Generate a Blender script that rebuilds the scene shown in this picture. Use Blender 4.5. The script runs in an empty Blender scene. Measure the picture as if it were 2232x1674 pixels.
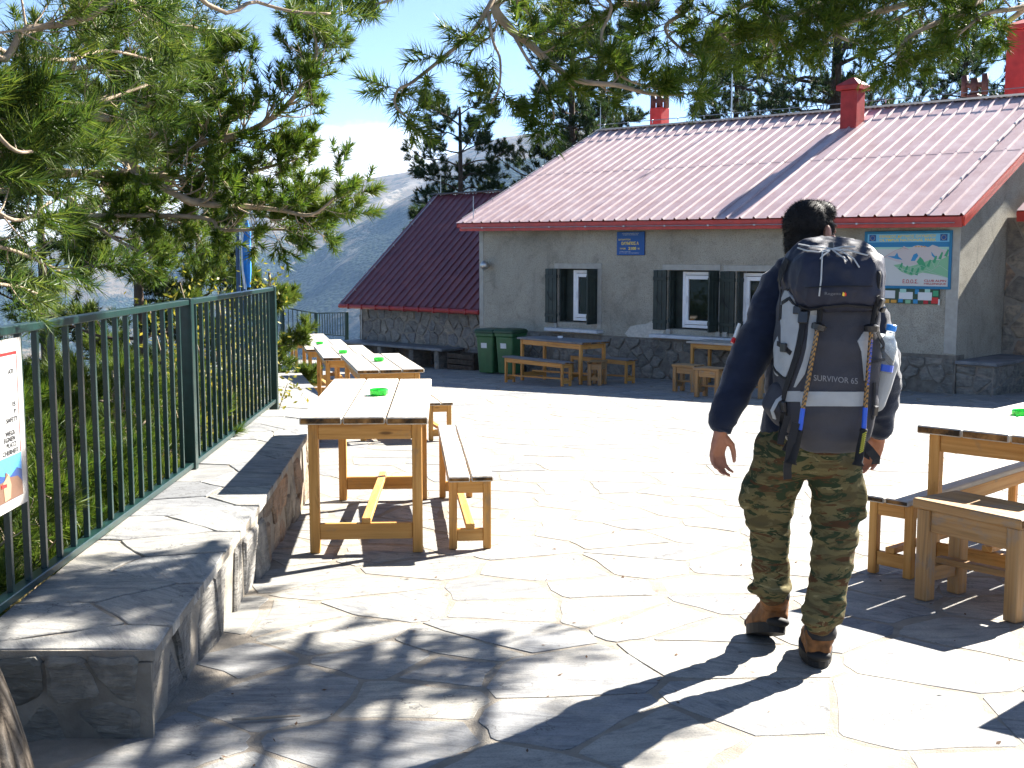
import bpy, bmesh, math, random
import numpy as np
from mathutils import Vector, Matrix, Euler
from mathutils.bvhtree import BVHTree
from mathutils import noise as mnoise

SC = bpy.context.scene
COL = SC.collection
R = math.radians
rng = np.random.default_rng(7)
random.seed(7)

# ------------------------------------------------------------------ camera
CAM_H, FPX, HOR = 1.526, 2522.0, 560.0
PITCH = math.atan((837 - HOR) / FPX)
cam = bpy.data.cameras.new('camera')
cam.sensor_width = 36.0
cam.lens = FPX / 2232 * 36.0
cam.clip_start, cam.clip_end = 0.05, 40000
co = bpy.data.objects.new('camera', cam)
COL.objects.link(co)
co.location = (0, 0, CAM_H)
co.rotation_euler = (math.pi / 2 - PITCH, 0, 0)
SC.camera = co

# ------------------------------------------------------------------ sky, sun, exposure
SUN_AZ, SUN_EL = R(49), R(35.5)
SC.view_settings.view_transform = 'Standard'
SC.view_settings.look = 'None'
SC.view_settings.gamma = 1
SC.view_settings.use_curve_mapping = False
SC.view_settings.exposure = 2.55
W = bpy.data.worlds.new('World')
SC.world = W
W.use_nodes = True
nt = W.node_tree
for n_ in list(nt.nodes):
    nt.nodes.remove(n_)
def wn(t, **k):
    n = nt.nodes.new(t)
    for a, b in k.items():
        setattr(n, a, b)
    return n
wo = wn('ShaderNodeOutputWorld'); bg = wn('ShaderNodeBackground')
sky = wn('ShaderNodeTexSky', sky_type='NISHITA', sun_disc=False, sun_elevation=SUN_EL, sun_rotation=SUN_AZ,
         altitude=2100, air_density=0.62, dust_density=0.1, ozone_density=1.0)
bg.inputs['Strength'].default_value = 0.05
# cumulus bank low over the far ridge: noise on the sky direction
tc = wn('ShaderNodeTexCoord'); sep = wn('ShaderNodeSeparateXYZ')
nt.links.new(tc.outputs['Generated'], sep.inputs[0])
mp = wn('ShaderNodeMapping'); mp.inputs['Scale'].default_value = (9, 9, 15)
nt.links.new(tc.outputs['Generated'], mp.inputs['Vector'])
ns = wn('ShaderNodeTexNoise'); ns.inputs['Scale'].default_value = 1.0; ns.inputs['Detail'].default_value = 7; ns.inputs['Roughness'].default_value = .58
nt.links.new(mp.outputs[0], ns.inputs['Vector'])
def mth(op, a, b=None, c=None):
    n = wn('ShaderNodeMath', operation=op)
    for i, v in enumerate((a, b, c)):
        if v is None: continue
        if isinstance(v, (int, float)): n.inputs[i].default_value = v
        else: nt.links.new(v, n.inputs[i])
    return n.outputs[0]
z_ = sep.outputs['Z']
# cloud cover falls off with height above the horizon
cov = mth('ADD', mth('MULTIPLY_ADD', z_, -8.0, 0.86), mth('MULTIPLY', mth('ABSOLUTE', mth('ADD', sep.outputs['X'], 0.13)), -1.6))
mask = mth('MULTIPLY', mth('ADD', mth('SUBTRACT', ns.outputs['Fac'], 0.5), cov), 6.0)
mk = wn('ShaderNodeClamp'); nt.links.new(mask, mk.inputs[0])
mx = wn('ShaderNodeMix', data_type='RGBA')
nt.links.new(mk.outputs[0], mx.inputs['Factor'])
nt.links.new(sky.outputs[0], mx.inputs['A'])
mx.inputs['B'].default_value = (6.5, 6.6, 6.8, 1)
nt.links.new(mx.outputs['Result'], bg.inputs['Color'])
nt.links.new(bg.outputs[0], wo.inputs['Surface'])

sl = bpy.data.lights.new('sun', 'SUN')
sl.energy = 5.0
sl.angle = R(0.5)
sl.color = (1.0, 0.95, 0.87)
so = bpy.data.objects.new('sun', sl)
COL.objects.link(so)
SDIR = Vector((math.sin(SUN_AZ) * math.cos(SUN_EL), math.cos(SUN_AZ) * math.cos(SUN_EL), math.sin(SUN_EL)))
so.rotation_euler = (-SDIR).to_track_quat('-Z', 'Y').to_euler()
so.location = (20, 20, 30)

# ------------------------------------------------------------------ survey helpers: sight lines to real positions
def ray(x, y):
    a = (x - 1116) / FPX; b = -(y - 837) / FPX
    c, s = math.cos(PITCH), math.sin(PITCH)
    return np.array([a, c + b * s, -s + b * c])
def P(x, y, d):
    r = ray(x, y); r = r / r[1] * d
    return Vector((r[0], d, CAM_H + r[2]))
def onz(x, y, z):
    r = ray(x, y); t = (z - CAM_H) / r[2]
    return Vector((r[0] * t, r[1] * t, z))
SLOPE = 0.047
def gz(y):
    return -SLOPE * (y - 4.0)
def gr(x, y, dz=0):
    r = ray(x, y); t = (SLOPE * 4 + dz - CAM_H) / (r[2] + SLOPE * r[1])
    return Vector((r[0] * t, r[1] * t, CAM_H + r[2] * t))
# ------------------------------------------------------------------ mesh helpers
class MB:
    def __init__(s):
        s.V = []; s.F = []; s.U = []; s.M = []
    def add(s, V, F, U=None, mi=0):
        o = len(s.V)
        s.V += [tuple(v) for v in V]
        s.F += [tuple(i + o for i in f) for f in F]
        s.U += list(U) if U is not None else [(v[0] + v[1] * .37, v[2] + v[1]) for v in V]
        s.M += list(mi) if isinstance(mi, (list, tuple)) else [mi] * len(F)
    def cbox(s, c, size, rot=None, ch=.004, mi=0, end=None):
        """chamfered box; rot a 3x3 Matrix or yaw; 'end' = material index of the faces closing the longest axis"""
        hx, hy, hz = [x / 2 for x in size]
        ch = min(ch, hx * .45, hy * .45, hz * .45)
        V = []
        idx = {}
        for ax in range(3):
            for sx in (-1, 1):
                for sy in (-1, 1):
                    for sz in (-1, 1):
                        h = [hx, hy, hz]
                        p = [sx * (hx - ch), sy * (hy - ch), sz * (hz - ch)]
                        p[ax] = (sx, sy, sz)[ax] * h[ax]
                        idx[(ax, sx, sy, sz)] = len(V); V.append(p)
        F = []; mis = []
        L = max(range(3), key=lambda i: size[i])
        def q(ax, sgn):
            o = [a for a in range(3) if a != ax]
            def k(s1, s2):
                t = [0, 0, 0]; t[ax] = sgn; t[o[0]] = s1; t[o[1]] = s2
                return idx[(ax, *t)]
            f = [k(-1, -1), k(1, -1), k(1, 1), k(-1, 1)]
            flip = (sgn < 0) ^ (ax == 1)
            return f[::-1] if flip else f
        for ax in range(3):
            for sgn in (-1, 1):
                F.append(q(ax, sgn)); mis.append(end if (end is not None and ax == L) else mi)
        for ax in range(3):            # edges parallel to ax
            o = [a for a in range(3) if a != ax]
            for s1 in (-1, 1):
                for s2 in (-1, 1):
                    def k(fa, s0):
                        t = [0, 0, 0]; t[ax] = s0; t[o[0]] = s1; t[o[1]] = s2
                        return idx[(fa, *t)]
                    f = [k(o[0], -1), k(o[0], 1), k(o[1], 1), k(o[1], -1)]
                    a, b, c_ = [Vector(V[i]) for i in f[:3]]
                    nn = (b - a).cross(c_ - a)
                    out = Vector([0, 0, 0]); out[o[0]] = s1; out[o[1]] = s2
                    F.append(f if nn.dot(out) > 0 else f[::-1]); mis.append(mi)
        for sx in (-1, 1):
            for sy in (-1, 1):
                for sz in (-1, 1):
                    f = [idx[(a, sx, sy, sz)] for a in range(3)]
                    a, b, c_ = [Vector(V[i]) for i in f]
                    F.append(f if (b - a).cross(c_ - a).dot(Vector((sx, sy, sz))) > 0 else f[::-1]); mis.append(mi)
        off = random.random() * 7
        o = [a for a in range(3) if a != L]
        U = [(v[L] + off, v[o[0]] + v[o[1]] + off * 3) for v in V]
        if rot is None: M = Matrix.Identity(3)
        elif isinstance(rot, (int, float)): M = Matrix.Rotation(rot, 3, 'Z')
        else: M = rot
        c = Vector(c)
        s.add([tuple(M @ Vector(v) + c) for v in V], F, U, mis)
    def bar(s, p0, p1, w, h, up=(0, 0, 1), ch=.003, mi=0, end=None):
        p0, p1 = Vector(p0), Vector(p1)
        d = p1 - p0; L = d.length; d.normalize()
        u = Vector(up); sd = d.cross(u)
        if sd.length < 1e-4: sd = d.cross(Vector((0, 1, 0)))
        sd.normalize(); u = sd.cross(d)
        M = Matrix((d, sd, u)).transposed()
        s.cbox((p0 + p1) / 2, (L, w, h), M, ch, mi, end)
    def tube(s, pts, rads, n=8, cap=True, mi=0, squash=1.0):
        pts = [Vector(p) for p in pts]
        if isinstance(rads, (int, float)): rads = [rads] * len(pts)
        V = []; U = []
        prev = None; acc = 0
        for i, p in enumerate(pts):
            t = (pts[min(i + 1, len(pts) - 1)] - pts[max(i - 1, 0)])
            if t.length < 1e-9: t = Vector((0, 0, 1))
            t.normalize()
            if prev is None:
                a = t.orthogonal().normalized()
            else:
                a = prev - t * prev.dot(t)
                a = a.normalized() if a.length > 1e-6 else t.orthogonal().normalized()
            prev = a; b = t.cross(a)
            if i: acc += (p - pts[i - 1]).length
            for k in range(n):
                an = 2 * math.pi * k / n
                V.append(p + (a * math.cos(an) + b * math.sin(an) * squash) * rads[i]); U.append((acc, k / n))
        F = []
        for i in range(len(pts) - 1):
            for k in range(n):
                F.append((i * n + k, i * n + (k + 1) % n, (i + 1) * n + (k + 1) % n, (i + 1) * n + k))
        if cap:
            F.append(tuple(range(n))[::-1]); F.append(tuple(range((len(pts) - 1) * n, len(pts) * n)))
        s.add(V, F, U, mi)
    def prism(s, bot, top, mi=0, mitop=None, U=None):
        """closed solid between two matching rings (bottom, top)"""
        n = len(bot)
        F = [tuple(range(n))[::-1], tuple(range(n, 2 * n))]
        for k in range(n):
            F.append((k, (k + 1) % n, n + (k + 1) % n, n + k))
        s.add(list(bot) + list(top), F, U, [mi, mi if mitop is None else mitop] + [mi] * n)
    def rings(s, rr, mi=0, cap=True, closed_u=None):
        n = len(rr[0]); V = [p for r_ in rr for p in r_]
        F = []
        for i in range(len(rr) - 1):
            for k in range(n):
                F.append((i * n + k, i * n + (k + 1) % n, (i + 1) * n + (k + 1) % n, (i + 1) * n + k))
        if cap:
            F.append(tuple(range(n))[::-1]); F.append(tuple(range((len(rr) - 1) * n, len(rr) * n)))
        s.add(V, F, None, mi)
    def build(s, name, mats, parent=None, smooth=False, fix=False, kind=None):
        me = bpy.data.meshes.new(name)
        off = Vector(parent['_at']) if parent is not None and '_at' in parent else Vector((0, 0, 0))
        me.from_pydata([tuple(Vector(v) - off) for v in s.V], [], s.F)
        if not isinstance(mats, (list, tuple)): mats = [mats]
        for m in mats: me.materials.append(m)
        if len(mats) > 1: me.polygons.foreach_set('material_index', s.M)
        uv = me.uv_layers.new(name='UVMap')
        li = np.empty(len(me.loops), dtype=np.int32); me.loops.foreach_get('vertex_index', li)
        uv.data.foreach_set('uv', np.array(s.U, dtype=np.float32)[li].ravel())
        if fix:
            bm = bmesh.new(); bm.from_mesh(me); bmesh.ops.recalc_face_normals(bm, faces=bm.faces); bm.to_mesh(me); bm.free()
        if smooth: me.polygons.foreach_set('use_smooth', [True] * len(me.polygons))
        return link(name, me, parent, kind)

def link(name, me, parent=None, kind=None, loc=None):
    o = bpy.data.objects.new(name, me); COL.objects.link(o)
    if parent is not None: o.parent = parent
    if kind: o['kind'] = kind
    if loc is not None: o.location = loc
    return o
def tag(o, label, cat, group=None, kind=None):
    o['label'] = label; o['category'] = cat
    if group: o['group'] = group
    if kind: o['kind'] = kind
    return o
ROOTS = []
def thing(name, label, cat, at=(0, 0, 0), rz=0, group=None, world=True):
    """an Empty at the thing's base; when world, children are given in world coordinates and shifted here"""
    o = bpy.data.objects.new(name, None); COL.objects.link(o)
    o.empty_display_size = .1
    o.location = at; o.rotation_euler = (0, 0, rz)
    if world and rz == 0:
        o['_at'] = tuple(at)
    tag(o, label, cat, group); ROOTS.append(o)
    return o
def sub(o):
    """let children of a part take world coordinates too"""
    p = o
    while p.parent is not None: p = p.parent
    if '_at' in p: o['_at'] = p['_at']
    return o
def copy_tree(o, parent=None):
    c = o.copy(); COL.objects.link(c)
    if parent is not None: c.parent = parent
    for ch in list(o.children): copy_tree(ch, c)
    return c
def finish_mesh(o, mods):
    """bake modifiers into the mesh"""
    dg = bpy.context.evaluated_depsgraph_get(); dg.update()
    me = bpy.data.meshes.new_from_object(o.evaluated_get(dg))
    o.modifiers.clear(); old = o.data; o.data = me
    bpy.data.meshes.remove(old)
def tri_mesh(name, V, mats, parent, mi=None, kind=None):
    """fast mesh of loose triangles from an (n,3,3) array"""
    V = np.asarray(V, dtype=np.float32)
    off = Vector(parent['_at']) if parent is not None and '_at' in parent else Vector((0, 0, 0))
    V = V - np.array(off, dtype=np.float32)
    n = len(V)
    me = bpy.data.meshes.new(name)
    me.vertices.add(n * 3); me.vertices.foreach_set('co', V.reshape(-1))
    me.loops.add(n * 3); me.loops.foreach_set('vertex_index', np.arange(n * 3, dtype=np.int32))
    me.polygons.add(n); me.polygons.foreach_set('loop_start', np.arange(0, n * 3, 3, dtype=np.int32))
    me.polygons.foreach_set('loop_total', np.full(n, 3, dtype=np.int32))
    if not isinstance(mats, (list, tuple)): mats = [mats]
    for m in mats: me.materials.append(m)
    if mi is not None: me.polygons.foreach_set('material_index', np.asarray(mi, dtype=np.int32))
    me.update(calc_edges=True)
    return link(name, me, parent, kind)

_txt = {}
def text2d(s, bold=0.0):
    """flat lettering: 2D vertices (cap height about 0.7) and faces"""
    cu = bpy.data.curves.new('lettering', 'FONT'); cu.body = s; cu.offset = bold; cu.resolution_u = 3
    o = bpy.data.objects.new('lettering', cu); COL.objects.link(o)
    dg = bpy.context.evaluated_depsgraph_get(); dg.update()
    me = bpy.data.meshes.new_from_object(o.evaluated_get(dg))
    V = np.array([v.co[:2] for v in me.vertices]) if len(me.vertices) else np.zeros((0, 2))
    F = [tuple(p.vertices) for p in me.polygons]
    bpy.data.objects.remove(o); bpy.data.curves.remove(cu); bpy.data.meshes.remove(me)
    return V, F
def text_on(mb, s, o, ux, uy, w=None, h=None, mi=0, bold=0.0, align='L', lift=None):
    """letter s on a plane: origin o (baseline), unit ux, uy; fit width w or cap height h"""
    V, F = text2d(s, bold)
    if len(V) == 0: return
    mn, mxv = V.min(0), V.max(0)
    sx = sy = (h / max(.01, mxv[1] - mn[1])) if h else w / (mxv[0] - mn[0])
    if w and h: sx = w / (mxv[0] - mn[0])
    V = (V - mn) * [sx, sy]
    wd = V[:, 0].max()
    if align == 'C': V[:, 0] -= wd / 2
    o, ux, uy = Vector(o), Vector(ux), Vector(uy)
    nrm = ux.cross(uy).normalized() * (lift or 0)
    mb.add([tuple(o + ux * float(a) + uy * float(b) + nrm) for a, b in V], F, None, mi)

# ------------------------------------------------------------------ materials
def mat(name):
    m = bpy.data.materials.new(name); m.use_nodes = True
    m.node_tree.nodes.clear()
    return m
class NB:
    def __init__(s, m): s.t = m.node_tree
    def n(s, ty, **k):
        n = s.t.nodes.new(ty)
        for a, b in k.items(): setattr(n, a, b)
        return n
    def l(s, a, b): s.t.links.new(a, b)
    def val(s, sock, v):
        if v is None: return
        if hasattr(v, 'is_output'): s.l(v, sock)
        else:
            if isinstance(v, (tuple, list)) and len(v) == 3 and sock.type == 'RGBA': v = (*v, 1)
            sock.default_value = v
    def noise(s, vec, scale, detail=4, rough=.55, dist=0, out='Fac'):
        n = s.n('ShaderNodeTexNoise'); n.inputs['Scale'].default_value = scale; n.inputs['Detail'].default_value = detail
        n.inputs['Roughness'].default_value = rough; n.inputs['Distortion'].default_value = dist
        if vec is not None: s.l(vec, n.inputs['Vector'])
        return n.outputs[out]
    def vor(s, vec, scale, feature='F1', out='Distance', rnd=1):
        n = s.n('ShaderNodeTexVoronoi', feature=feature); n.inputs['Scale'].default_value = scale
        n.inputs['Randomness'].default_value = rnd
        if vec is not None: s.l(vec, n.inputs['Vector'])
        return n.outputs[out]
    def ramp(s, fac, stops, interp='LINEAR'):
        n = s.n('ShaderNodeValToRGB'); e = n.color_ramp.elements; n.color_ramp.interpolation = interp
        while len(e) > len(stops): e.remove(e[-1])
        while len(e) < len(stops): e.new(1)
        for el, (p, c) in zip(e, stops):
            el.position = p; el.color = (*c, 1) if len(c) == 3 else c
        s.l(fac, n.inputs[0]); return n.outputs[0]
    def mix(s, f, a, b, blend='MIX'):
        n = s.n('ShaderNodeMix', data_type='RGBA', blend_type=blend)
        s.val(n.inputs['Factor'], f); s.val(n.inputs['A'], a); s.val(n.inputs['B'], b); return n.outputs['Result']
    def math(s, op, a, b=None, c=None):
        n = s.n('ShaderNodeMath', operation=op)
        s.val(n.inputs[0], a); s.val(n.inputs[1], b)
        if c is not None: s.val(n.inputs[2], c)
        return n.outputs[0]
    def map(s, vec, scale=(1, 1, 1), rot=(0, 0, 0), loc=(0, 0, 0)):
        n = s.n('ShaderNodeMapping'); n.inputs['Scale'].default_value = scale; n.inputs['Rotation'].default_value = rot
        n.inputs['Location'].default_value = loc; s.l(vec, n.inputs['Vector']); return n.outputs[0]
    def pos(s): return s.n('ShaderNodeNewGeometry').outputs['Position']
    def obj(s): return s.n('ShaderNodeTexCoord').outputs['Object']
    def uv(s): return s.n('ShaderNodeTexCoord').outputs['UV']
    def rnd(s):
        a = s.n('ShaderNodeObjectInfo').outputs['Random']; b = s.n('ShaderNodeNewGeometry').outputs['Random Per Island']
        return s.math('FRACT', s.math('ADD', a, b))
    def bump(s, h, dist=.01, strength=1.0, normal=None):
        n = s.n('ShaderNodeBump'); n.inputs['Distance'].default_value = dist; n.inputs['Strength'].default_value = strength
        s.l(h, n.inputs['Height'])
        if normal is not None: s.l(normal, n.inputs['Normal'])
        return n.outputs[0]
    def out(s, col, rough=.6, bump=None, spec=.5, metal=0, **k):
        p = s.n('ShaderNodeBsdfPrincipled'); o = s.n('ShaderNodeOutputMaterial')
        s.val(p.inputs['Base Color'], col); s.val(p.inputs['Roughness'], rough)
        p.inputs['Specular IOR Level'].default_value = spec; p.inputs['Metallic'].default_value = metal
        for a, b in k.items(): s.val(p.inputs[a.replace('_', ' ')], b)
        if bump is not None: s.l(bump, p.inputs['Normal'])
        s.l(p.outputs[0], o.inputs[0]); return p
def plain(name, col, rough=.6, spec=.4, metal=0, var=.25, scale=14, bump=0, bscale=60, **k):
    """a colour with uneven tone and a little relief"""
    m = mat(name); b = NB(m); v = b.pos() if var or bump else None
    c = col
    if var:
        f = b.noise(v, scale, 5)
        c = b.ramp(f, [(.3, tuple(x * (1 - var) for x in col)), (.7, tuple(min(1, x * (1 + var)) for x in col))])
    bp = b.bump(b.noise(v, bscale, 4), .004, bump) if bump else None
    b.out(c, rough, bp, spec, metal, **k)
    return m
M = {}
def make_materials():
    # flagstones: layered grey schist, tone per stone
    m = mat('schist_flagstone'); b = NB(m); p = b.pos(); r = b.rnd()
    w = b.n('ShaderNodeCombineXYZ'); b.l(b.math('MULTIPLY', r, 50), w.inputs[0]); b.l(b.math('MULTIPLY', r, 31), w.inputs[1])
    va = b.n('ShaderNodeVectorMath', operation='ADD'); b.l(p, va.inputs[0]); b.l(w.outputs[0], va.inputs[1])
    rv = b.n('ShaderNodeVectorRotate', rotation_type='Z_AXIS'); b.l(va.outputs[0], rv.inputs['Vector'])
    b.l(b.math('MULTIPLY_ADD', r, 1.6, -.5), rv.inputs['Angle'])
    st = b.map(rv.outputs[0], (2.2, 9, 2.2))
    streak = b.noise(st, 1.7, 10, .70, 1.1); fine = b.noise(b.map(rv.outputs[0], (5, 30, 5)), 1.5, 6, .7, 1.0)
    blot = b.noise(va.outputs[0], 2.6, 8, .66, .8)
    base = b.ramp(r, [(0, (.17, .175, .18)), (.2, (.29, .275, .235)), (.4, (.21, .215, .22)), (.6, (.33, .31, .26)), (.8, (.235, .235, .225)), (1, (.29, .285, .265))])
    c = b.mix(b.ramp(streak, [(.36, (.85,) * 3), (.48, (.25,) * 3), (.58, (0,) * 3)]), base, (.105, .108, .115))
    c = b.mix(b.ramp(fine, [(.36, (.5,) * 3), (.52, (0,) * 3)]), c, (.12, .12, .12))
    c = b.mix(b.ramp(blot, [(.5, (0, 0, 0)), (.7, (.75,) * 3)]), c, (.36, .335, .285))
    wv_ = b.n('ShaderNodeVectorMath', operation='ADD'); b.l(va.outputs[0], wv_.inputs[0]); b.l(b.noise(va.outputs[0], 5, 4, .6, 0, 'Color'), wv_.inputs[1])
    crack = b.vor(wv_.outputs[0], 1.7, 'DISTANCE_TO_EDGE'); ck = b.ramp(crack, [(.004, (.8,) * 3), (.014, (0,) * 3)])
    c = b.mix(b.math('MULTIPLY', ck, b.ramp(blot, [(.42, (1,) * 3), (.5, (0,) * 3)])), c, (.05, .048, .045))
    spk = b.noise(p, 130, 2)
    c = b.mix(b.ramp(spk, [(.33, (.4,) * 3), (.5, (0, 0, 0))]), c, (.1, .1, .1))
    h = b.math('ADD', b.math('MULTIPLY', streak, .9), b.math('MULTIPLY', spk, .12))
    h = b.math('ADD', h, b.math('MULTIPLY', blot, .7))
    b.out(c, b.ramp(streak, [(.3, (.8,) * 3), (.7, (.55,) * 3)]), b.bump(h, .008, .7), .3)
    M['flag'] = m
    m = mat('lime_mortar'); b = NB(m); p = b.pos()
    f = b.noise(p, 9, 8, .65); g = b.noise(p, 150, 3)
    c = b.ramp(f, [(.3, (.19, .165, .135)), (.7, (.29, .26, .215))])
    b.out(c, .95, b.bump(b.math('ADD', f, b.math('MULTIPLY', g, .4)), .012, .9), .1); M['mortar'] = m
    M['mortar_dark'] = plain('grey_wall_mortar', (.165, .15, .125), .95, .1, var=.3, scale=9, bump=1, bscale=70)
    # wall stones
    def stone(name, stops, streaked=.5):
        m = mat(name); b = NB(m); p = b.pos(); r = b.rnd()
        w = b.n('ShaderNodeCombineXYZ'); b.l(b.math('MULTIPLY', r, 40), w.inputs[0]); b.l(b.math('MULTIPLY', r, 23), w.inputs[2])
        va = b.n('ShaderNodeVectorMath', operation='ADD'); b.l(p, va.inputs[0]); b.l(w.outputs[0], va.inputs[1])
        f = b.noise(va.outputs[0], 7, 9, .66, .6); s2 = b.noise(b.map(va.outputs[0], (3, 3, 18), (0, .2, .3)), 2, 7, .65, .8)
        base = b.ramp(r, stops)
        c = b.mix(b.ramp(f, [(.35, (.7,) * 3), (.6, (0,) * 3)]), base, (.06, .06, .058))
        c = b.mix(b.ramp(s2, [(.5, (0,) * 3), (.75, (streaked,) * 3)]), c, (.42, .39, .33))
        b.out(c, .85, b.bump(b.math('ADD', f, s2), .03, .9), .2); return m
    M['stone'] = stone('rubble_stone', [(0, (.17, .165, .155)), (.35, (.26, .24, .21)), (.6, (.2, .2, .2)), (.85, (.32, .28, .22)), (1, (.24, .24, .23))])
    M['stone_warm'] = stone('ochre_rubble_stone', [(0, (.22, .19, .15)), (.4, (.36, .22, .13)), (.6, (.3, .27, .22)), (.85, (.38, .29, .19)), (1, (.26, .25, .22))], .3)
    M['stone_dark'] = stone('dark_rubble_stone', [(0, (.15, .145, .125)), (.5, (.27, .25, .21)), (1, (.2, .19, .165))], .5)
    # render on the walls
    m = mat('grey_cement_render'); b = NB(m); p = b.pos()
    f = b.noise(p, 1.1, 8, .62, .5); g = b.noise(p, 60, 5, .7); k = b.noise(b.map(p, (6, 6, .8)), 1, 5, .6)
    c = b.ramp(f, [(.25, (.22, .205, .165)), (.45, (.37, .345, .28)), (.75, (.47, .44, .36))])
    c = b.mix(b.ramp(g, [(.36, (.7,) * 3), (.5, (0,) * 3)]), c, (.12, .115, .1))
    st_ = b.noise(p, 2.3, 7, .7, 1.2); c = b.mix(b.ramp(st_, [(.55, (0,) * 3), (.68, (.5,) * 3)]), c, (.16, .15, .125))
    c = b.mix(b.ramp(k, [(.6, (0,) * 3), (.8, (.4,) * 3)]), c, (.13, .13, .12))
    b.out(c, .95, b.bump(b.math('ADD', g, f), .02, 1.0), .1); M['render'] = m
    M['render_patch'] = plain('pale_render_patch', (.5, .47, .41), .95, .1, var=.18, scale=20, bump=1, bscale=70)
    M['trim'] = plain('painted_render_trim', (.36, .35, .31), .9, .1, var=.12, scale=9, bump=.4)
    M['sill'] = plain('marble_sill', (.5, .52, .54), .45, .4, var=.12, scale=7)
    # roof sheets: faded red paint gone chalky
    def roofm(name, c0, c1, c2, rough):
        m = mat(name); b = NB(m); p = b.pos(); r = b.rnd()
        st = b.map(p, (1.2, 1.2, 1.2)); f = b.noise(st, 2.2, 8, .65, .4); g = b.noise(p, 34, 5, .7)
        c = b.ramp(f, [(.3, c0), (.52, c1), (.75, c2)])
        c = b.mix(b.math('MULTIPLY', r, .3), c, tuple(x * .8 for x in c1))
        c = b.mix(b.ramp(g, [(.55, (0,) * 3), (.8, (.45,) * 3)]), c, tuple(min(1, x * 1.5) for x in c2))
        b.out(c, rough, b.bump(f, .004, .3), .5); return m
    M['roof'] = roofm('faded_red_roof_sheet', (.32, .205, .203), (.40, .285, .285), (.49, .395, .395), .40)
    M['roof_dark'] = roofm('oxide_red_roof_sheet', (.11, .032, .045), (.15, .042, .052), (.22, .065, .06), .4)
    M['fascia'] = plain('red_painted_board', (.42, .035, .018), .4, .5, var=.2, scale=6)
    M['gutter'] = plain('dark_red_gutter', (.3, .02, .02), .35, .5, var=.2, scale=8)
    M['ridge'] = plain('dark_ridge_flashing', (.05, .05, .055), .5, .5, var=.3)
    M['steel'] = plain('galvanised_steel', (.45, .45, .44), .35, .5, .8, var=.15)
    M['chim'] = plain('red_chimney_paint', (.36, .03, .025), .6, .3, var=.22, scale=5, bump=.4)
    M['brown'] = plain('rusty_brown_cowl', (.07, .028, .02), .6, .4, var=.35)
    M['shutter'] = plain('dark_green_shutter_paint', (.022, .032, .026), .55, .4, var=.35, scale=5)
    M['white'] = plain('white_window_paint', (.78, .79, .8), .35, .5, var=.05)
    m = mat('window_glass'); b = NB(m)
    b.out((.008, .012, .011), .03, None, .6); M['glass'] = m
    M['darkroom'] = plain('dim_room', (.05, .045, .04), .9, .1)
    M['fence'] = plain('dark_green_railing_paint', (.005, .024, .021), .3, .5, var=.25, scale=18, bump=.15)
    M['bin'] = plain('green_bin_plastic', (.035, .12, .045), .45, .4, var=.18, scale=5)
    M['bin_lid'] = plain('dark_green_lid_plastic', (.02, .06, .03), .45, .4, var=.18, scale=5)
    M['black'] = plain('black_rubber', (.012, .012, .013), .6, .4, var=.2)
    M['sticker'] = plain('pale_label', (.62, .66, .66), .5, .3, var=.05)
    # timber
    def wood(name, lo, mid, hi, grey, gf, rough=.55):
        m = mat(name); b = NB(m); u = b.uv()
        g1 = b.noise(b.map(u, (1.6, 42, 1)), 1, 7, .62, .5); g2 = b.noise(b.map(u, (5, 9, 1)), 1, 6, .65, .3)
        kn = b.vor(b.map(u, (2.3, 9, 1)), 1)
        c = b.ramp(g1, [(.3, lo), (.5, mid), (.72, hi)])
        c = b.mix(b.ramp(kn, [(.05, (.9,) * 3), (.11, (0,) * 3)]), c, tuple(x * .35 for x in lo))
        c = b.mix(b.ramp(g2, [(gf, (0,) * 3), (gf + .16, (.85,) * 3)]), c, grey)
        dk = b.noise(b.map(u, (2.2, 14, 1), (0, 0, 0), (4, 2, 0)), 1, 7, .7, .6); c = b.mix(b.ramp(dk, [(.58, (0,) * 3), (.72, (.7,) * 3)]), c, tuple(x * .3 for x in lo))
        b.out(c, rough, b.bump(b.math('ADD', g1, g2), .004, .7), .35); return m
    M['wood'] = wood('varnished_pine', (.36, .155, .03), (.5, .245, .058), (.6, .33, .1), (.22, .16, .1), .58)
    M['plank'] = wood('weathered_plank', (.34, .29, .225), (.43, .385, .32), (.52, .48, .42), (.3, .3, .3), .5, .6)
    M['wood_grey'] = wood('shade_grey_pine', (.2, .12, .05), (.36, .2, .075), (.4, .26, .13), (.2, .185, .16), .53)  # stool timber, greyed in colour for the shade on the stool top
    m = mat('mouldy_plank_edge'); b = NB(m); p = b.pos(); f = b.noise(p, 11, 6, .65)
    b.out(b.ramp(f, [(.4, (.03, .018, .008)), (.52, (.16, .075, .02)), (.68, (.36, .18, .055))]), .7, b.bump(f, .004, .6), .25); M['edge'] = m
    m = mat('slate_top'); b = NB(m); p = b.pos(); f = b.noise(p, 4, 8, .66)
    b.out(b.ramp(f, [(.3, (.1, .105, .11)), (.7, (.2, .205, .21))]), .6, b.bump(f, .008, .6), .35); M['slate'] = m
    m = mat('green_ashtray_glass'); b = NB(m)
    b.out((.04, .75, .08), .08, None, .6, 0, Transmission_Weight=.45, IOR=1.45); M['ash'] = m
    m = mat('bark'); b = NB(m); p = b.obj()
    f = b.vor(b.map(p, (9, 9, 2.2)), 2.2, 'DISTANCE_TO_EDGE'); g = b.noise(p, 12, 8, .65)
    c = b.ramp(b.math('ADD', b.math('MULTIPLY', f, 1.2), b.math('MULTIPLY', g, .6)), [(.25, (.035, .028, .022)), (.55, (.14, .115, .09)), (.85, (.26, .225, .18))])
    b.out(c, .95, b.bump(b.math('ADD', f, g), .03, 1.0), .1); M['bark'] = m
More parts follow.
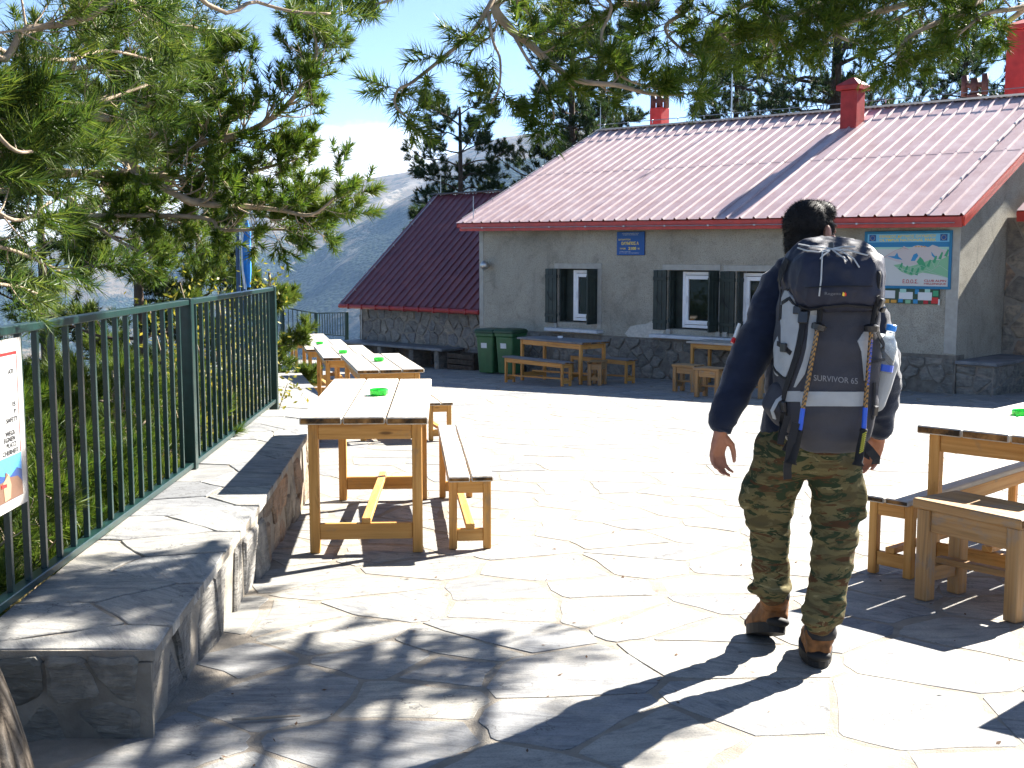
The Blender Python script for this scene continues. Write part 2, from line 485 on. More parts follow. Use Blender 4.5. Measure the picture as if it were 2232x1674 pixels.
    M['bark_pale'] = plain('pale_pine_twig_bark', (.3, .235, .17), .9, .1, var=.4, scale=9, bump=.6, bscale=40)
    M['bark_dark'] = plain('dark_pine_bark', (.075, .055, .042), .95, .1, var=.4, scale=5, bump=.6, bscale=30)
    def needle(name, c0, c1, c2):
        m = mat(name); b = NB(m); r = b.n('ShaderNodeNewGeometry').outputs['Random Per Island']; p = b.pos()
        f = b.noise(p, 2.2, 3)
        c = b.ramp(b.math('ADD', b.math('MULTIPLY', r, .5), b.math('MULTIPLY', f, .5)), [(.25, c0), (.5, c1), (.8, c2)])
        d = b.n('ShaderNodeBsdfPrincipled'); t = b.n('ShaderNodeBsdfTranslucent'); mxs = b.n('ShaderNodeMixShader'); o = b.n('ShaderNodeOutputMaterial')
        b.l(c, d.inputs['Base Color']); d.inputs['Roughness'].default_value = .5; d.inputs['Specular IOR Level'].default_value = .22
        b.l(c, t.inputs['Color']); mxs.inputs[0].default_value = .42
        b.l(d.outputs[0], mxs.inputs[1]); b.l(t.outputs[0], mxs.inputs[2]); b.l(mxs.outputs[0], o.inputs[0]); return m
    M['needle'] = needle('fresh_pine_needles', (.03, .07, .008), (.075, .13, .012), (.16, .19, .022))
    M['needle_mid'] = needle('pine_needles', (.03, .062, .01), (.07, .115, .014), (.15, .175, .025))
    M['needle_dark'] = needle('dark_pine_needles', (.016, .034, .014), (.03, .055, .018), (.06, .085, .025))
    M['needle_near'] = needle('near_pine_needles', (.02, .05, .009), (.058, .105, .013), (.15, .18, .024))
    M['leaf_yellow'] = needle('yellowing_leaves', (.07, .1, .012), (.16, .16, .02), (.36, .28, .035))
    M['grass_dry'] = needle('dry_grass', (.2, .15, .05), (.32, .24, .09), (.4, .32, .14))
    m = mat('forest_soil'); b = NB(m); p = b.pos(); f = b.noise(p, 2, 8, .65)
    b.out(b.ramp(f, [(.3, (.05, .04, .022)), (.55, (.12, .1, .05)), (.75, (.2, .17, .09))]), .95, b.bump(f, .1, .8), .1); M['soil'] = m
make_materials()
def flat(name, col, rough=.55, spec=.3):
    m = mat(name); b = NB(m); b.out(col, rough, None, spec); return m
# ------------------------------------------------------------------ stones: convex cells clipped from scattered centres
def cells(seeds, box, near=14):
    seeds = np.asarray(seeds); out = []
    for i, s in enumerate(seeds):
        d = ((seeds - s) ** 2).sum(1); order = np.argsort(d)[1:near + 1]
        poly = [np.array(p) for p in ((box[0], box[1]), (box[2], box[1]), (box[2], box[3]), (box[0], box[3]))]
        for j in order:
            nrm = seeds[j] - s; mid = (seeds[j] + s) / 2; new = []
            for k in range(len(poly)):
                a, b = poly[k], poly[(k + 1) % len(poly)]
                da, db = (a - mid) @ nrm, (b - mid) @ nrm
                if da <= 0: new.append(a)
                if (da < 0) != (db < 0): new.append(a + (b - a) * da / (da - db))
            poly = new
            if len(poly) < 3: break
        out.append(poly if len(poly) >= 3 else None)
    return out
def scatter(x0, x1, y0, y1, sp, jit=.42, aspect=1.0, drop=0.0):
    pts = []; ny = max(1, int(round((y1 - y0) / (sp / aspect)))); nx = max(1, int(round((x1 - x0) / sp)))
    for j in range(ny):
        for i in range(nx):
            if rng.random() < drop: continue
            pts.append((x0 + (i + .5 + (j % 2) * .5 - .25 + rng.uniform(-jit, jit)) * (x1 - x0) / nx, y0 + (j + .5 + rng.uniform(-jit, jit)) * (y1 - y0) / ny))
    return np.array(pts)
def rough_poly(poly, joint, wob=.02, minlen=.12):
    """shrink a cell by the joint and roughen its edges"""
    c = sum(poly) / len(poly); n = len(poly); P2 = []
    for k in range(n):
        a, b, z = poly[k], poly[(k + 1) % n], poly[k - 1]
        P2.append((a, b))
    out = []
    for a, b in P2:
        L = np.linalg.norm(b - a)
        if L < .03: continue
        out.append(a + (b - a) * min(.12, .015 / L + .01))
        if L > minlen:
            m = max(1, int(L / .2))
            for q in range(1, m + 1):
                t = q / (m + 1)
                nn = np.array([-(b - a)[1], (b - a)[0]]) / L
                out.append(a + (b - a) * t + nn * rng.uniform(-wob, wob))
        out.append(b - (b - a) * min(.12, .015 / L + .01))
    res = []
    for p in out:
        v = c - p; l = np.linalg.norm(v)
        res.append(p + v / max(l, 1e-6) * min(joint * rng.uniform(.8, 1.4), l * .5))
    if len(res) > 14: res = res[::2] if len(res) > 20 else res
    return res
def stone_piece(mb, poly, to3, h, ch, sink=.03, tilt=.004):
    """one stone: skirt, worn arris and top; to3(a, b, height) gives the real point"""
    c = sum(poly) / len(poly); n = len(poly); ta, tb = rng.uniform(-tilt, tilt, 2)
    r0 = [to3(p[0], p[1], -sink) for p in poly]
    r1 = [to3(p[0], p[1], h - ch + (p - c)[0] * ta * 5 + (p - c)[1] * tb * 5) for p in poly]
    ins = [p + (c - p) / max(1e-6, np.linalg.norm(c - p)) * min(ch * 1.5, np.linalg.norm(c - p) * .4) for p in poly]
    r2 = [to3(p[0], p[1], h + (p - c)[0] * ta * 5 + (p - c)[1] * tb * 5) for p in ins]
    V = r0 + r1 + r2; F = []
    for k in range(n):
        j = (k + 1) % n
        F.append((k, j, n + j, n + k)); F.append((n + k, n + j, 2 * n + j, 2 * n + k))
    F.append(tuple(range(2 * n, 3 * n)))
    mb.add(V, F)

# ------------------------------------------------------------------ far land: slope under the terrace, valley, ridge across it
def interp(x, xs, ys): return float(np.interp(x, xs, ys))
RX = [-1500, -300, 300, 571, 643, 726, 771, 837, 920, 959, 1087, 1250, 1600, 2300, 3600]
RY = [640, 600, 500, 424, 412, 398, 399, 388, 373, 354, 306, 285, 300, 330, 400]
SX = [-1500, 200, 560, 630, 690, 740, 800, 870, 959, 1100, 1500, 3600]
SY = [760, 700, 625, 580, 546, 512, 480, 440, 396, 350, 330, 420]
def fbm(x, y, s, o=5, seed=0.0):
    return mnoise.fractal(Vector((x * s, y * s, seed)), 1.0, 2.0, o)
def terrain():
    th = np.concatenate([np.linspace(-180, -42, 24, endpoint=False), np.linspace(-42, 42, 150, endpoint=False), np.linspace(42, 180, 24)])
    rs = np.concatenate([np.geomspace(2, 400, 26, endpoint=False), np.geomspace(400, 1500, 14, endpoint=False), np.linspace(1500, 6300, 88)])
    V = []; A = []
    for r in rs:
        for t in th:
            a = R(t); x, y = r * math.sin(a), r * math.cos(a)
            pxx = 1116 + FPX * math.tan(max(-1.2, min(1.2, a)))
            ca = math.cos(a) if abs(t) < 70 else .35
            f = 0
            # near ground
            zn = gz(min(max(y, -10), 33)) - 1.0
            if x < -2: zn -= .62 * (-2 - x)
            else: zn += .1 * max(0, x - 6) * (1 if y > 0 else .3)
            zn -= .25 * max(0, y - 34 - .6 * max(0, x))
            if r > 25:
                zn += fbm(x, y, .03, 3) * min(3, (r - 25) * .05)
            if r < 1500:
                k = min(1, max(0, (r - 45) / 1300)); k = k * k * (3 - 2 * k)
                z = max(zn, -520) * (1 - k) + (-520 + fbm(x, y, .003, 5) * 40) * k
                f = 1
            else:
                Hr = (560 - interp(pxx, RX, RY)) / FPX * 5200 * ca ** -1 * ca + CAM_H
                Hs = (560 - interp(pxx, SX, SY)) / FPX * 3500 + CAM_H
                if abs(t) > 75: Hr, Hs = 100, 0
                def prof(r0, r1, H, e):
                    if r <= r1:
                        u = (r - r0) / (r1 - r0); return -520 + (H + 520) * max(0, u) ** e
                    return H - (r - r1) * .35
                gul = abs(fbm(x * 1.0, y * .35, .0021, 6, 3.3))
                zm = prof(1500, 5200, Hr, 1.0) - 190 * gul * min(1, abs(5200 - r) / 700) + 18 * fbm(x, y, .006, 4) * min(1, abs(5200 - r) / 400)
                zs = prof(1500, 3500, Hs, .9) + 26 * fbm(x, y, .005, 5, 8) * min(1, abs(3500 - r) / 300)
                if r > 3500: zs = Hs - (r - 3500) * .55
                z = max(zm, zs)
                if zs >= zm: f = .70 + .25 * fbm(x, y, .004, 4, 5.5)
                else:
                    f = .62 - (zm - (-100)) / 520 + .5 * fbm(x, y, .003, 5, 1.7)
            V.append((x, y, z)); A.append((min(1, max(0, f)), gul if r >= 1500 else .3))
    n = len(th); F = []
    for i in range(len(rs) - 1):
        for k in range(n - 1):
            F.append((i * n + k, i * n + k + 1, (i + 1) * n + k + 1, (i + 1) * n + k))
    me = bpy.data.meshes.new('mountain_terrain'); me.from_pydata(V, [], F)
    at = me.color_attributes.new('forest', 'FLOAT_COLOR', 'POINT')
    at.data.foreach_set('color', np.array([(a, q, a, 1) for a, q in A], dtype=np.float32).ravel())
    me.polygons.foreach_set('use_smooth', [True] * len(F))
    m = mat('mountain_land'); b = NB(m); p = b.pos()
    sp_ = b.n('ShaderNodeSeparateColor'); b.l(b.n('ShaderNodeAttribute', attribute_name='forest').outputs['Color'], sp_.inputs[0]); fo = sp_.outputs[0]; gu = sp_.outputs[1]
    trees = b.vor(b.map(p, (1, 1, .6)), .085, 'F1')
    pat = b.noise(p, .006, 8, .66); pat2 = b.noise(p, .03, 6, .7)
    k = b.math('ADD', b.math('MULTIPLY_ADD', pat, 1.5, -.75), fo)
    k = b.math('ADD', k, b.math('MULTIPLY_ADD', pat2, .9, -.5))
    cov = b.ramp(k, [(.38, (0,) * 3), (.6, (1,) * 3)])
    rock = b.ramp(b.noise(p, .011, 9, .7), [(.3, (.085, .072, .052)), (.55, (.15, .122, .085)), (.75, (.21, .17, .12))])
    rock = b.mix(b.ramp(gu, [(.02, (.8,) * 3), (.14, (0,) * 3)]), rock, (.3, .265, .21))
    rock = b.mix(b.ramp(b.noise(p, .028, 7, .7), [(.5, (0,) * 3), (.6, (.8,) * 3)]), rock, (.035, .042, .026))
    green = b.ramp(b.math('ADD', trees, b.math('MULTIPLY', pat2, .3)), [(.08, (.07, .085, .045)), (.5, (.018, .03, .018)), (.8, (.008, .015, .011))])
    c = b.mix(cov, rock, green)
    hgt = b.math('MULTIPLY', b.math('SUBTRACT', 1.0, trees), cov)
    b.out(c, .95, b.bump(b.math('ADD', hgt, b.noise(p, .02, 8, .7)), 5, 1.0), .05)
    me.materials.append(m)
    return link('mountain_terrain', me, None, 'structure')
terrain()

# ------------------------------------------------------------------ terrace
WF = [(-1.02, 2.0), (-1.12, 3.5), (-1.27, 5.9), (-1.41, 7.8), (-1.55, 9.2), (-2.15, 12.7), (-3.8, 19.9), (-6.1, 30.5)]      # front line of the low wall
WB = [(-1.65, 2.0), (-1.72, 3.5), (-1.84, 5.9), (-1.95, 7.8), (-2.06, 9.9), (-2.9, 12.7), (-4.6, 19.9), (-7.0, 30.5)]
def wfx(y): return interp(y, [p[1] for p in WF], [p[0] for p in WF])
def wbx(y): return interp(y, [p[1] for p in WB], [p[0] for p in WB])
def wtop(y): return .305 if y < 9.2 else gz(y) + .45
mb = MB()
ys = [-5, 0, 2, 3.5, 5.9, 7.8, 9.2, 12.7, 16, 19.9, 25, 30.5, 32]
L_ = [((wfx(y) + wbx(y)) / 2 if y >= 3 else -4.5, y) for y in ys]
V = [(x, y, gz(y)) for x, y in L_] + [(16, y, gz(y)) for y in ys]
n_ = len(ys)
V += [(v[0], v[1], v[2] - .7) for v in V]
F = []
for i in range(n_ - 1):
    F.append((i, n_ + i, n_ + i + 1, i + 1)); F.append((2 * n_ + i, 2 * n_ + i + 1, i + 1, i)[::-1])
F.append((0, 2 * n_, 3 * n_, n_)[::-1])
F.append((n_ - 1, 2 * n_ - 1, 4 * n_ - 1, 3 * n_ - 1)[::-1])
mb.add(V, F)
terrace = mb.build('terrace', M['mortar'], None, kind='structure')
# building lines
p0w = np.array([2.75, 23.06]); wv = np.array([.72, -.694]); wv /= np.linalg.norm(wv); nv = np.array([-wv[1], wv[0]])
def wp(u, z, off=0.0):
    """a point on the hut's front: u along it, z up, off metres out towards the terrace"""
    q = p0w + wv * u - nv * off
    return Vector((q[0], q[1], z))
W3, N3 = Vector((*wv, 0)), Vector((*nv, 0))
RW = Matrix((W3, N3, Vector((0, 0, 1)))).transposed()      # local x along the front, y into the house
def behind_front(x, y):
    d = np.array([x, y]) - p0w; u, f = d @ wv, d @ nv
    lim = 0.15 if -4.84 < u < 6.2 else (.5 if u <= -4.84 else 1.95)
    return f > lim
sd = np.concatenate([scatter(-2.6, 6.0, 1.9, 9.0, .42, .46, drop=.17), scatter(-3.4, 9.0, 9.0, 17.0, .5, .44, drop=.10), scatter(-6.2, 11.0, 17.0, 30.5, .62, .42, drop=.05)])
cl = cells(sd, (-7, 1.0, 12, 31.5))
stones = []
for s, poly in zip(sd, cl):
    if poly is None: continue
    c = sum(poly) / len(poly)
    if c[0] < wfx(c[1]) - .12 or behind_front(*c): continue
    if abs(c[0]) > .47 * c[1] + 1.6: continue
    stones.append((c[1], poly))
stones.sort(key=lambda t: t[0])
rest = MB()
for i, (d, poly) in enumerate(stones):
    rp = rough_poly(poly, .006 + .026 * rng.random() ** 1.4, .019)
    if len(rp) < 5: continue
    h = .001 + .0022 * rng.random()
    to3 = lambda a, b, hh: (a, b, gz(b) + hh)
    if i < 298:
        mb = MB(); stone_piece(mb, rp, to3, h, .001, .03, .0006)
        mb.build('paving_stone', M['flag'], terrace)
    else:
        stone_piece(rest, rp, to3, h, .001, .03, .0006)
rest.build('paving_stone', M['flag'], terrace, kind='stuff')

# ------------------------------------------------------------------ low bench wall along the edge
lw = thing('low_stone_wall', 'long low stone bench wall topped with slabs along the railing edge', 'wall', (-1.4, 5, 0))
mb = MB()
yy = [3.51, 5.9, 7.8, 9.19, 9.21, 12.7, 16, 19.9, 25, 30.5]
for a, b in zip(yy[:-1], yy[1:]):
    if b - a < .05: continue
    za, zb = wtop(a + .001) - .035, wtop(b - .001) - .035
    f0, f1, b0, b1 = wfx(a) - .03, wfx(b) - .03, wbx(a) + .02, wbx(b) + .02
    mb.prism([(f0, a, gz(a) - .5), (b0, a, gz(a) - .5), (b1, b, gz(b) - .5), (f1, b, gz(b) - .5)][::-1], [(f0, a, za), (b0, a, za), (b1, b, zb), (f1, b, zb)][::-1])
core = mb.build('wall_core', M['mortar'], lw, fix=True)
# coping slabs: cells over the strip (s along, t across), straight along the outer edges
def slabs(y0, y1, sp, aspect):
    L = y1 - y0; Wd = .58
    sd = scatter(0, L, 0, Wd, sp, .34, aspect)
    def to3(a, b, hh):
        y = y0 + a; t = b / Wd
        ov = .008
        return (wfx(y) + ov + (wbx(y) - wfx(y) - ov - .01) * t, y, wtop(min(max(y, y0 + .001), y1 - .001)) + hh)
    mb = MB(); N = 12
    bot = [to3(L * k / N + .003, .003, -.034) for k in range(N + 1)] + [to3(L * (N - k) / N + .003, Wd - .003, -.034) for k in range(N + 1)]
    top = [(x, y, z + .033) for x, y, z in bot]
    mb.prism(bot, top); mb.build('coping_bed', M['mortar'], lw, fix=True)
    for poly in cells(sd, (0, 0, L, Wd)):
        if poly is None: continue
        P3 = []; n = len(poly); c = sum(poly) / n
        for k in range(n):
            a, b = poly[k], poly[(k + 1) % n]; l = np.linalg.norm(b - a)
            if l < .02: continue
            edge = (min(a[1], b[1]) < .001 and max(a[1], b[1]) < .001) or (a[1] > Wd - .001 and b[1] > Wd - .001)
            nn = np.array([-(b - a)[1], (b - a)[0]]) / l; m = max(1, int(l / .12)); P3.append(a + (b - a) * .03)
            for q in range(1, m + 1): P3.append(a + (b - a) * q / (m + 1) + nn * (rng.uniform(-.002, .002) if edge else rng.uniform(-.012, .012)))
        rp = [p + (c - p) / np.linalg.norm(c - p) * .004 for p in P3]
        if len(rp) < 5: continue
        mb = MB(); stone_piece(mb, rp, to3, .003 + .004 * rng.random(), .003, .034, .0006)
        mb.build('coping_stone', M['flag'], lw)
slabs(3.495, 9.2, .44, 1.5); slabs(9.2, 19.9, .7, 2); slabs(19.9, 30.5, 1.1, 3)
def face_stones(parent, o, u, v, nrm, U, Vh, sp, aspect, mt, out=(.008, .04), joint=.012, keep=1.0, name='stone', vlim=None, count=10 ** 9, stuff=None, sink=.03):
    """rubble on a wall face: o origin, u and v unit vectors in the face, nrm outward"""
    o, u, v, nrm = Vector(o), Vector(u), Vector(v), Vector(nrm)
    sd = scatter(0, U, 0, Vh, sp, .36, aspect); k = 0
    for poly in cells(sd, (0, 0, U, Vh)):
        if poly is None or rng.random() > keep: continue
        rp = rough_poly(poly, joint, .012, .1)
        if len(rp) < 5: continue
        if vlim and not vlim(*(sum(poly) / len(poly))): continue
        to3 = lambda a, b, hh: tuple(o + u * float(a) + v * float(b) + nrm * float(hh))
        if k < count:
            mb = MB(); stone_piece(mb, rp, to3, rng.uniform(*out), .012, sink, .02)
            mb.build(name, mt, parent)
        else: stone_piece(stuff, rp, to3, rng.uniform(*out), .012, sink, .02)
        k += 1
for a, b in ((3.51, 5.9), (5.9, 7.8), (7.8, 9.2), (9.2, 12.7)):
    A = Vector((wfx(a) - .03, a, gz(a) - .03)); B = Vector((wfx(b) - .03, b, gz(b) - .03)); u = (B - A); L = u.length; u.normalize()
    nr = u.cross(Vector((0, 0, 1)))
    face_stones(lw, A, u, nr.cross(u), nr, L, wtop((a + b) / 2) - gz((a + b) / 2) - .02, .26, .95, M['stone_warm'] if 5 < a < 8 else M['stone'], (.002, .024), .014, keep=.85)
mb = MB(); mb.prism([(-1.70, 3.488, gz(3.5) - .2), (-1.125, 3.488, gz(3.5) - .2), (-1.125, 3.505, gz(3.5) - .2), (-1.70, 3.505, gz(3.5) - .2)], [(-1.70, 3.488, .268), (-1.125, 3.488, .268), (-1.125, 3.505, .268), (-1.70, 3.505, .268)]); mb.build('shaded_end_render', M['mortar_dark'], lw, fix=True)  # mortar plate on the wall end, darker to carry its shade
face_stones(lw, (-1.72, 3.487, gz(3.5) - .03), (1, 0, 0), (0, 0, 1), (0, -1, 0), .56, .30, .17, 1.3, M['stone_dark'], (.002, .010), .005)
# bank outside the wall
mb = MB(); nb = 16; ysb = np.linspace(1.5, 33, 40); V = []; F = []
for y in ysb:
    for k in range(nb):
        t = k / (nb - 1); x = wbx(min(max(y, 2), 30.5)) + .12 - 16 * t ** 1.5
        z = (.02 if y < 9 else gz(y) + .22) - .55 * (16 * t ** 1.5) * (1 if t < .6 else 1.15) + .12 * fbm(x, y, .9, 3) * min(1, t * 6)
        V.append((x, y, z))
for i in range(len(ysb) - 1):
    for k in range(nb - 1): F.append((i * nb + k, i * nb + k + 1, (i + 1) * nb + k + 1, (i + 1) * nb + k)[::-1])
mb.add(V, F); mb.build('hillside_bank', M['soil'], None, smooth=True, kind='structure')
# ------------------------------------------------------------------ the hut
hut = thing('mountain_hut', 'long grey rendered mountain hut with pink metal roof and green shutters', 'building', tuple(wp(0, gz(23))))
U0, U1 = -4.84, 6.2
OPEN = [(-2.44, -1.36, .15, 1.28), (.43, 1.62, .12, 1.27), (2.0, 3.2, .12, 1.26)]
def quad(mb, a, b, c, d, mi=0): mb.add([a, b, c, d], [(0, 1, 2, 3)], None, mi)
mb = MB()
us = sorted({U0, U1, *[o[0] for o in OPEN], *[o[1] for o in OPEN], -3.6, 5.0}); zs = sorted({-1.6, -.05, *[o[2] for o in OPEN], *[o[3] for o in OPEN], 2.35})
for a, b in zip(us[:-1], us[1:]):
    for c, d in zip(zs[:-1], zs[1:]):
        um, zm = (a + b) / 2, (c + d) / 2
        if any(o[0] < um < o[1] and o[2] < zm < o[3] for o in OPEN): continue
        quad(mb, wp(a, c), wp(b, c), wp(b, d), wp(a, d))
for a, b, c, d in OPEN:
    T = -.34
    quad(mb, wp(a, c), wp(a, d), wp(a, d, T), wp(a, c, T)); quad(mb, wp(b, d), wp(b, c), wp(b, c, T), wp(b, d, T))
    quad(mb, wp(a, d), wp(b, d), wp(b, d, T), wp(a, d, T)); quad(mb, wp(b, c), wp(a, c), wp(a, c, T), wp(b, c, T))
GD = 10.0
for u, fl in ((U0, 1), (U1, 0)):       # gable walls
    g = [wp(u, -1.6), wp(u, -1.6, -GD), wp(u, 2.3, -GD), wp(u, 4.4, -GD / 2 + .1), wp(u, 2.38)]
    mb.add(g, [tuple(range(5)) if not fl else tuple(range(5))[::-1]])
quad(mb, wp(U1, -1.6, -GD), wp(U0, -1.6, -GD), wp(U0, 2.3, -GD), wp(U1, 2.3, -GD))
hwall = mb.build('rendered_wall', M['render'], hut)
sub(hwall)
# lighter corner bands
mb = MB()
for u0, u1 in ((U0 - .004, U0 + .13), (U1 - .2, U1 + .004)):
    mb = MB(); mb.cbox(wp((u0 + u1) / 2, 1.1, 0), (u1 - u0, .02, 2.3), RW, .003); mb.build('corner_band', M['trim'], hut)
# plinth of rubble under the render
bw = MB(); bw.prism([wp(U0 - .03, -1.6, .05), wp(U1 + .02, -1.6, .05), wp(U1 + .02, -1.6, -.3), wp(U0 - .03, -1.6, -.3)], [wp(U0 - .03, -.09, .03), wp(U1 + .02, -.07, .03), wp(U1 + .02, -.07, -.3), wp(U0 - .03, -.09, -.3)])
base = bw.build('stone_plinth', M['mortar_dark'] if 'mortar_dark' in M else M['render'], hut, fix=True); sub(base)
stf = MB()
face_stones(base, wp(U0, -1.25, .05), W3, (0, 0, 1), -N3, U1 - U0, 1.14, .30, 1.7, M['stone_dark'], (-.012, .028), .012, keep=.8, count=150, stuff=stf, sink=.05)
if stf.V: stf.build('stone', M['stone_dark'], base, kind='stuff')
mb = MB()     # lost patch of render below the shutters
pp = [(-.62, -.02), (-.48, .13), (-.3, .17), (-.1, .19), (.06, .26), (.3, .24), (.38, .1), (.3, -.02), (0, -.1), (-.3, -.13), (-.5, -.12)]
mb.prism([wp(a, b, -.01) for a, b in pp], [wp(a, b, .012) for a, b in pp]); mb.build('pale_patch', M['render_patch'], hut, fix=True)
# windows
def leaf(win, c, sx, sy, sz, rot, planks=3):
    """board shutter leaf: boards in a row with a ledge"""
    mb = MB(); big = 0 if sx > sy else 1; wd = max(sx, sy) / planks
    for k in range(planks):
        o = Vector((0, 0, 0)); o[big] = -max(sx, sy) / 2 + wd * (k + .5)
        s = [sx, sy, sz]; s[big] = wd - .006
        mb.cbox(Vector(c) + rot @ o, s, rot, .004)
    for dz in (-sz * .36, sz * .36):
        s = [sx, sy, .07]; s[1 - big] += .022
        mb.cbox(Vector(c) + rot @ Vector((0, 0, dz)), s, rot, .004)
    o = mb.build('shutter', M['shutter'], win)
    return o
def window(op, sash_u, lint, left_flat, right_out=True, jamb=True):
    a, b, c, d = op
    mb = MB(); T = -.2      # outer frame set back in the wall
    fr = .06
    f0, f1 = sash_u
    zc = (c + d) / 2; H = d - c - .06
    for u, s in (((f0 + fr / 2), (fr, .06, H)), ((f1 - fr / 2), (fr, .06, H))): mb.cbox(wp(u, zc, T), s, RW)
    for z in (d - .03 - fr / 2, c + .03 + fr / 2): mb.cbox(wp((f0 + f1) / 2, z, T), (f1 - f0 - 2 * fr, .058, fr), RW)
    win = mb.build('window', M['white'], hut); sub(win)
    mb = MB(); s0, s1 = f0 + .07, f1 - .07; sr = .075
    for u in (s0 + sr / 2, s1 - sr / 2): mb.cbox(wp(u, zc, T + .02), (sr, .05, H - .14), RW)
    for z in (d - .1 - sr / 2, c + .1 + sr / 2): mb.cbox(wp((s0 + s1) / 2, z, T + .02), (s1 - s0 - 2 * sr, .048, sr), RW)
    mb.bar(wp(s0 + .04, zc + .08, T + .06), wp(s0 + .05, zc - .06, T + .075), .015, .02)
    mb.build('sash', M['white'], win)
    mb = MB(); mb.cbox(wp((s0 + s1) / 2, zc, T + .005), (s1 - s0 - .1, .012, H - .24), RW, .001); mb.build('pane', M['glass'], win)
    # dark surround boards closing the rest of the opening
    for q0, q1 in ((a, f0), (f1, b)):
        if q1 - q0 > .02:
            mb = MB(); mb.cbox(wp((q0 + q1) / 2, zc, T - .03), (q1 - q0, .04, d - c - .01), RW); mb.build('side_panel', M['shutter'], win)
    mb = MB(); mb.cbox(wp((a + b) / 2, zc, -.5), (b - a + .4, .3, d - c + .4), RW); mb.build('dim_interior', M['darkroom'], win)
    # shutters
    leaf(win, wp((left_flat[0] + left_flat[1]) / 2, zc - .015, .03), left_flat[1] - left_flat[0], .035, d - c + .02, RW, 3)
    leaf(win, wp(a + .03, zc, -.1), .03, .19, d - c - .02, RW, 2)
    if right_out: leaf(win, wp(b - .03, zc - .01, .14), .03, .33, d - c + .0, RW, 3)
    mb = MB(); mb.tube([wp(left_flat[0] + .08, zc + .08, .06), wp(left_flat[0] + .12, zc - .02, .075), wp(left_flat[0] + .2, zc - .12, .06)], .007, 5)
    mb.build('shutter_hook', M['black'], win)
    mb = MB(); mb.cbox(wp((lint[0] + lint[1]) / 2, d + .055, .004), (lint[1] - lint[0], .03, .11), RW, .004)
    if jamb: mb.cbox(wp(b + .06, (c + d) / 2 - .05, .004), (.11, .03, d - c + .09), RW, .004)
    mb.build('lintel_band', M['trim'], win)
window(OPEN[0], (-2.17, -1.38), (-2.55, -1.245), (-2.79, -2.46))
window(OPEN[1], (.66, 1.52), (.3, 1.645), (.1, .42), jamb=False)
window(OPEN[2], (2.04, 2.95), (1.72, 3.35), (1.66, 1.985), jamb=False)
for a, b in ((-2.67, -1.2), (.13, 3.45)):
    mb = MB(); mb.cbox(wp((a + b) / 2, -.012 if a < 0 else -.02, -.02), (b - a, .46, .07), RW, .008); mb.build('window_sill', M['sill'], hut)
for a, b in ((.43, .53), (1.58, 1.68), (1.74, 1.84), (-2.52, -2.45)):
    mb = MB(); mb.cbox(wp((a + b) / 2, .07, .03), (b - a, .06, .1), RW, .006); mb.build('sill_block', M['trim'], hut)
# ------------------------------------------------------------------ roofs of ribbed sheets
def roof_sheets(parent, E0, E1, T0, T1, rows, mt, width=1.12, rib=.28, name='roof_panel'):
    """ribbed sheets laid from eave line E0-E1 to top line T0-T1"""
    E0, E1, T0, T1 = map(Vector, (E0, E1, T0, T1))
    L = (E1 - E0).length; n = max(1, round(L / width)); nr = (E1 - E0).cross(T0 - E0).normalized()
    if nr.z < 0: nr = -nr
    for r_ in range(rows):
        t0, t1 = r_ / rows - (.012 if r_ else 0), (r_ + 1) / rows
        for k in range(n):
            prof = []; nrb = 4
            for q in range(nrb):
                s = q / nrb
                for ds, h in ((0, 0), (.74, 0), (.80, 1), (.88, 1), (.94, 0)):
                    prof.append((s + ds / nrb, h * .034))
            prof.append((1.0, 0))
            V = []
            for t in (t0, t1):
                for s, h in prof:
                    q = (k + s) / n
                    a = E0.lerp(E1, q); b = T0.lerp(T1, q)
                    V.append(a.lerp(b, t) + nr * (h + .004 * r_ + .003 * (k % 2)))
            m_ = len(prof); mb = MB()
            mb.add(V, [(i, i + 1, m_ + i + 1, m_ + i) for i in range(m_ - 1)])
            mb.build(name, mt, parent)
EO = .45
E0, E1 = wp(U0 - .27, 2.285, EO), wp(U1 + .25, 2.175, EO)
RUN = 4.9
T0, T1 = wp(U0 - .27, 4.68, EO - RUN), wp(U1 + .25, 4.56, EO - RUN)
B0, B1 = wp(U0 - .27, 2.25, EO - 2 * RUN), wp(U1 + .25, 2.15, EO - 2 * RUN)
mb = MB(); dz = Vector((0, 0, -.09)); d2 = Vector((0, 0, -.02))
mb.add([E0 + d2, E1 + d2, T1 + d2, T0 + d2, B0 + d2, B1 + d2, E0 + dz, E1 + dz, T1 + dz, T0 + dz, B0 + dz, B1 + dz],
       [(0, 1, 2, 3), (3, 2, 5, 4), (6, 9, 8, 7), (9, 10, 11, 8), (0, 6, 7, 1), (4, 5, 11, 10), (0, 3, 9, 6), (3, 4, 10, 9), (1, 7, 8, 2), (2, 8, 11, 5)])
roof = mb.build('roof', M['fascia'], hut); sub(roof)
roof_sheets(roof, E0 - N3 * .03, E1 - N3 * .03, T0, T1, 2, M['roof'])
roof_sheets(roof, B1, B0, T1, T0, 1, M['roof'])
mb = MB()
mb.bar(wp(U0 - .2, 2.185, EO - .03), wp(U1 + .2, 2.075, EO - .03), .035, .17); mb.build('fascia_board', M['fascia'], roof)
mb = MB(); mb.bar(E1 + Vector((0, 0, -.09)) - W3 * .03, T1 + Vector((0, 0, -.09)) - W3 * .03, .035, .17); mb.build('rake_board', M['fascia'], roof)
mb = MB(); mb.bar(E0 + Vector((0, 0, -.07)) + W3 * .02, T0 + Vector((0, 0, -.07)) + W3 * .02, .03, .1); mb.build('rake_board', M['fascia'], roof)
mb = MB()
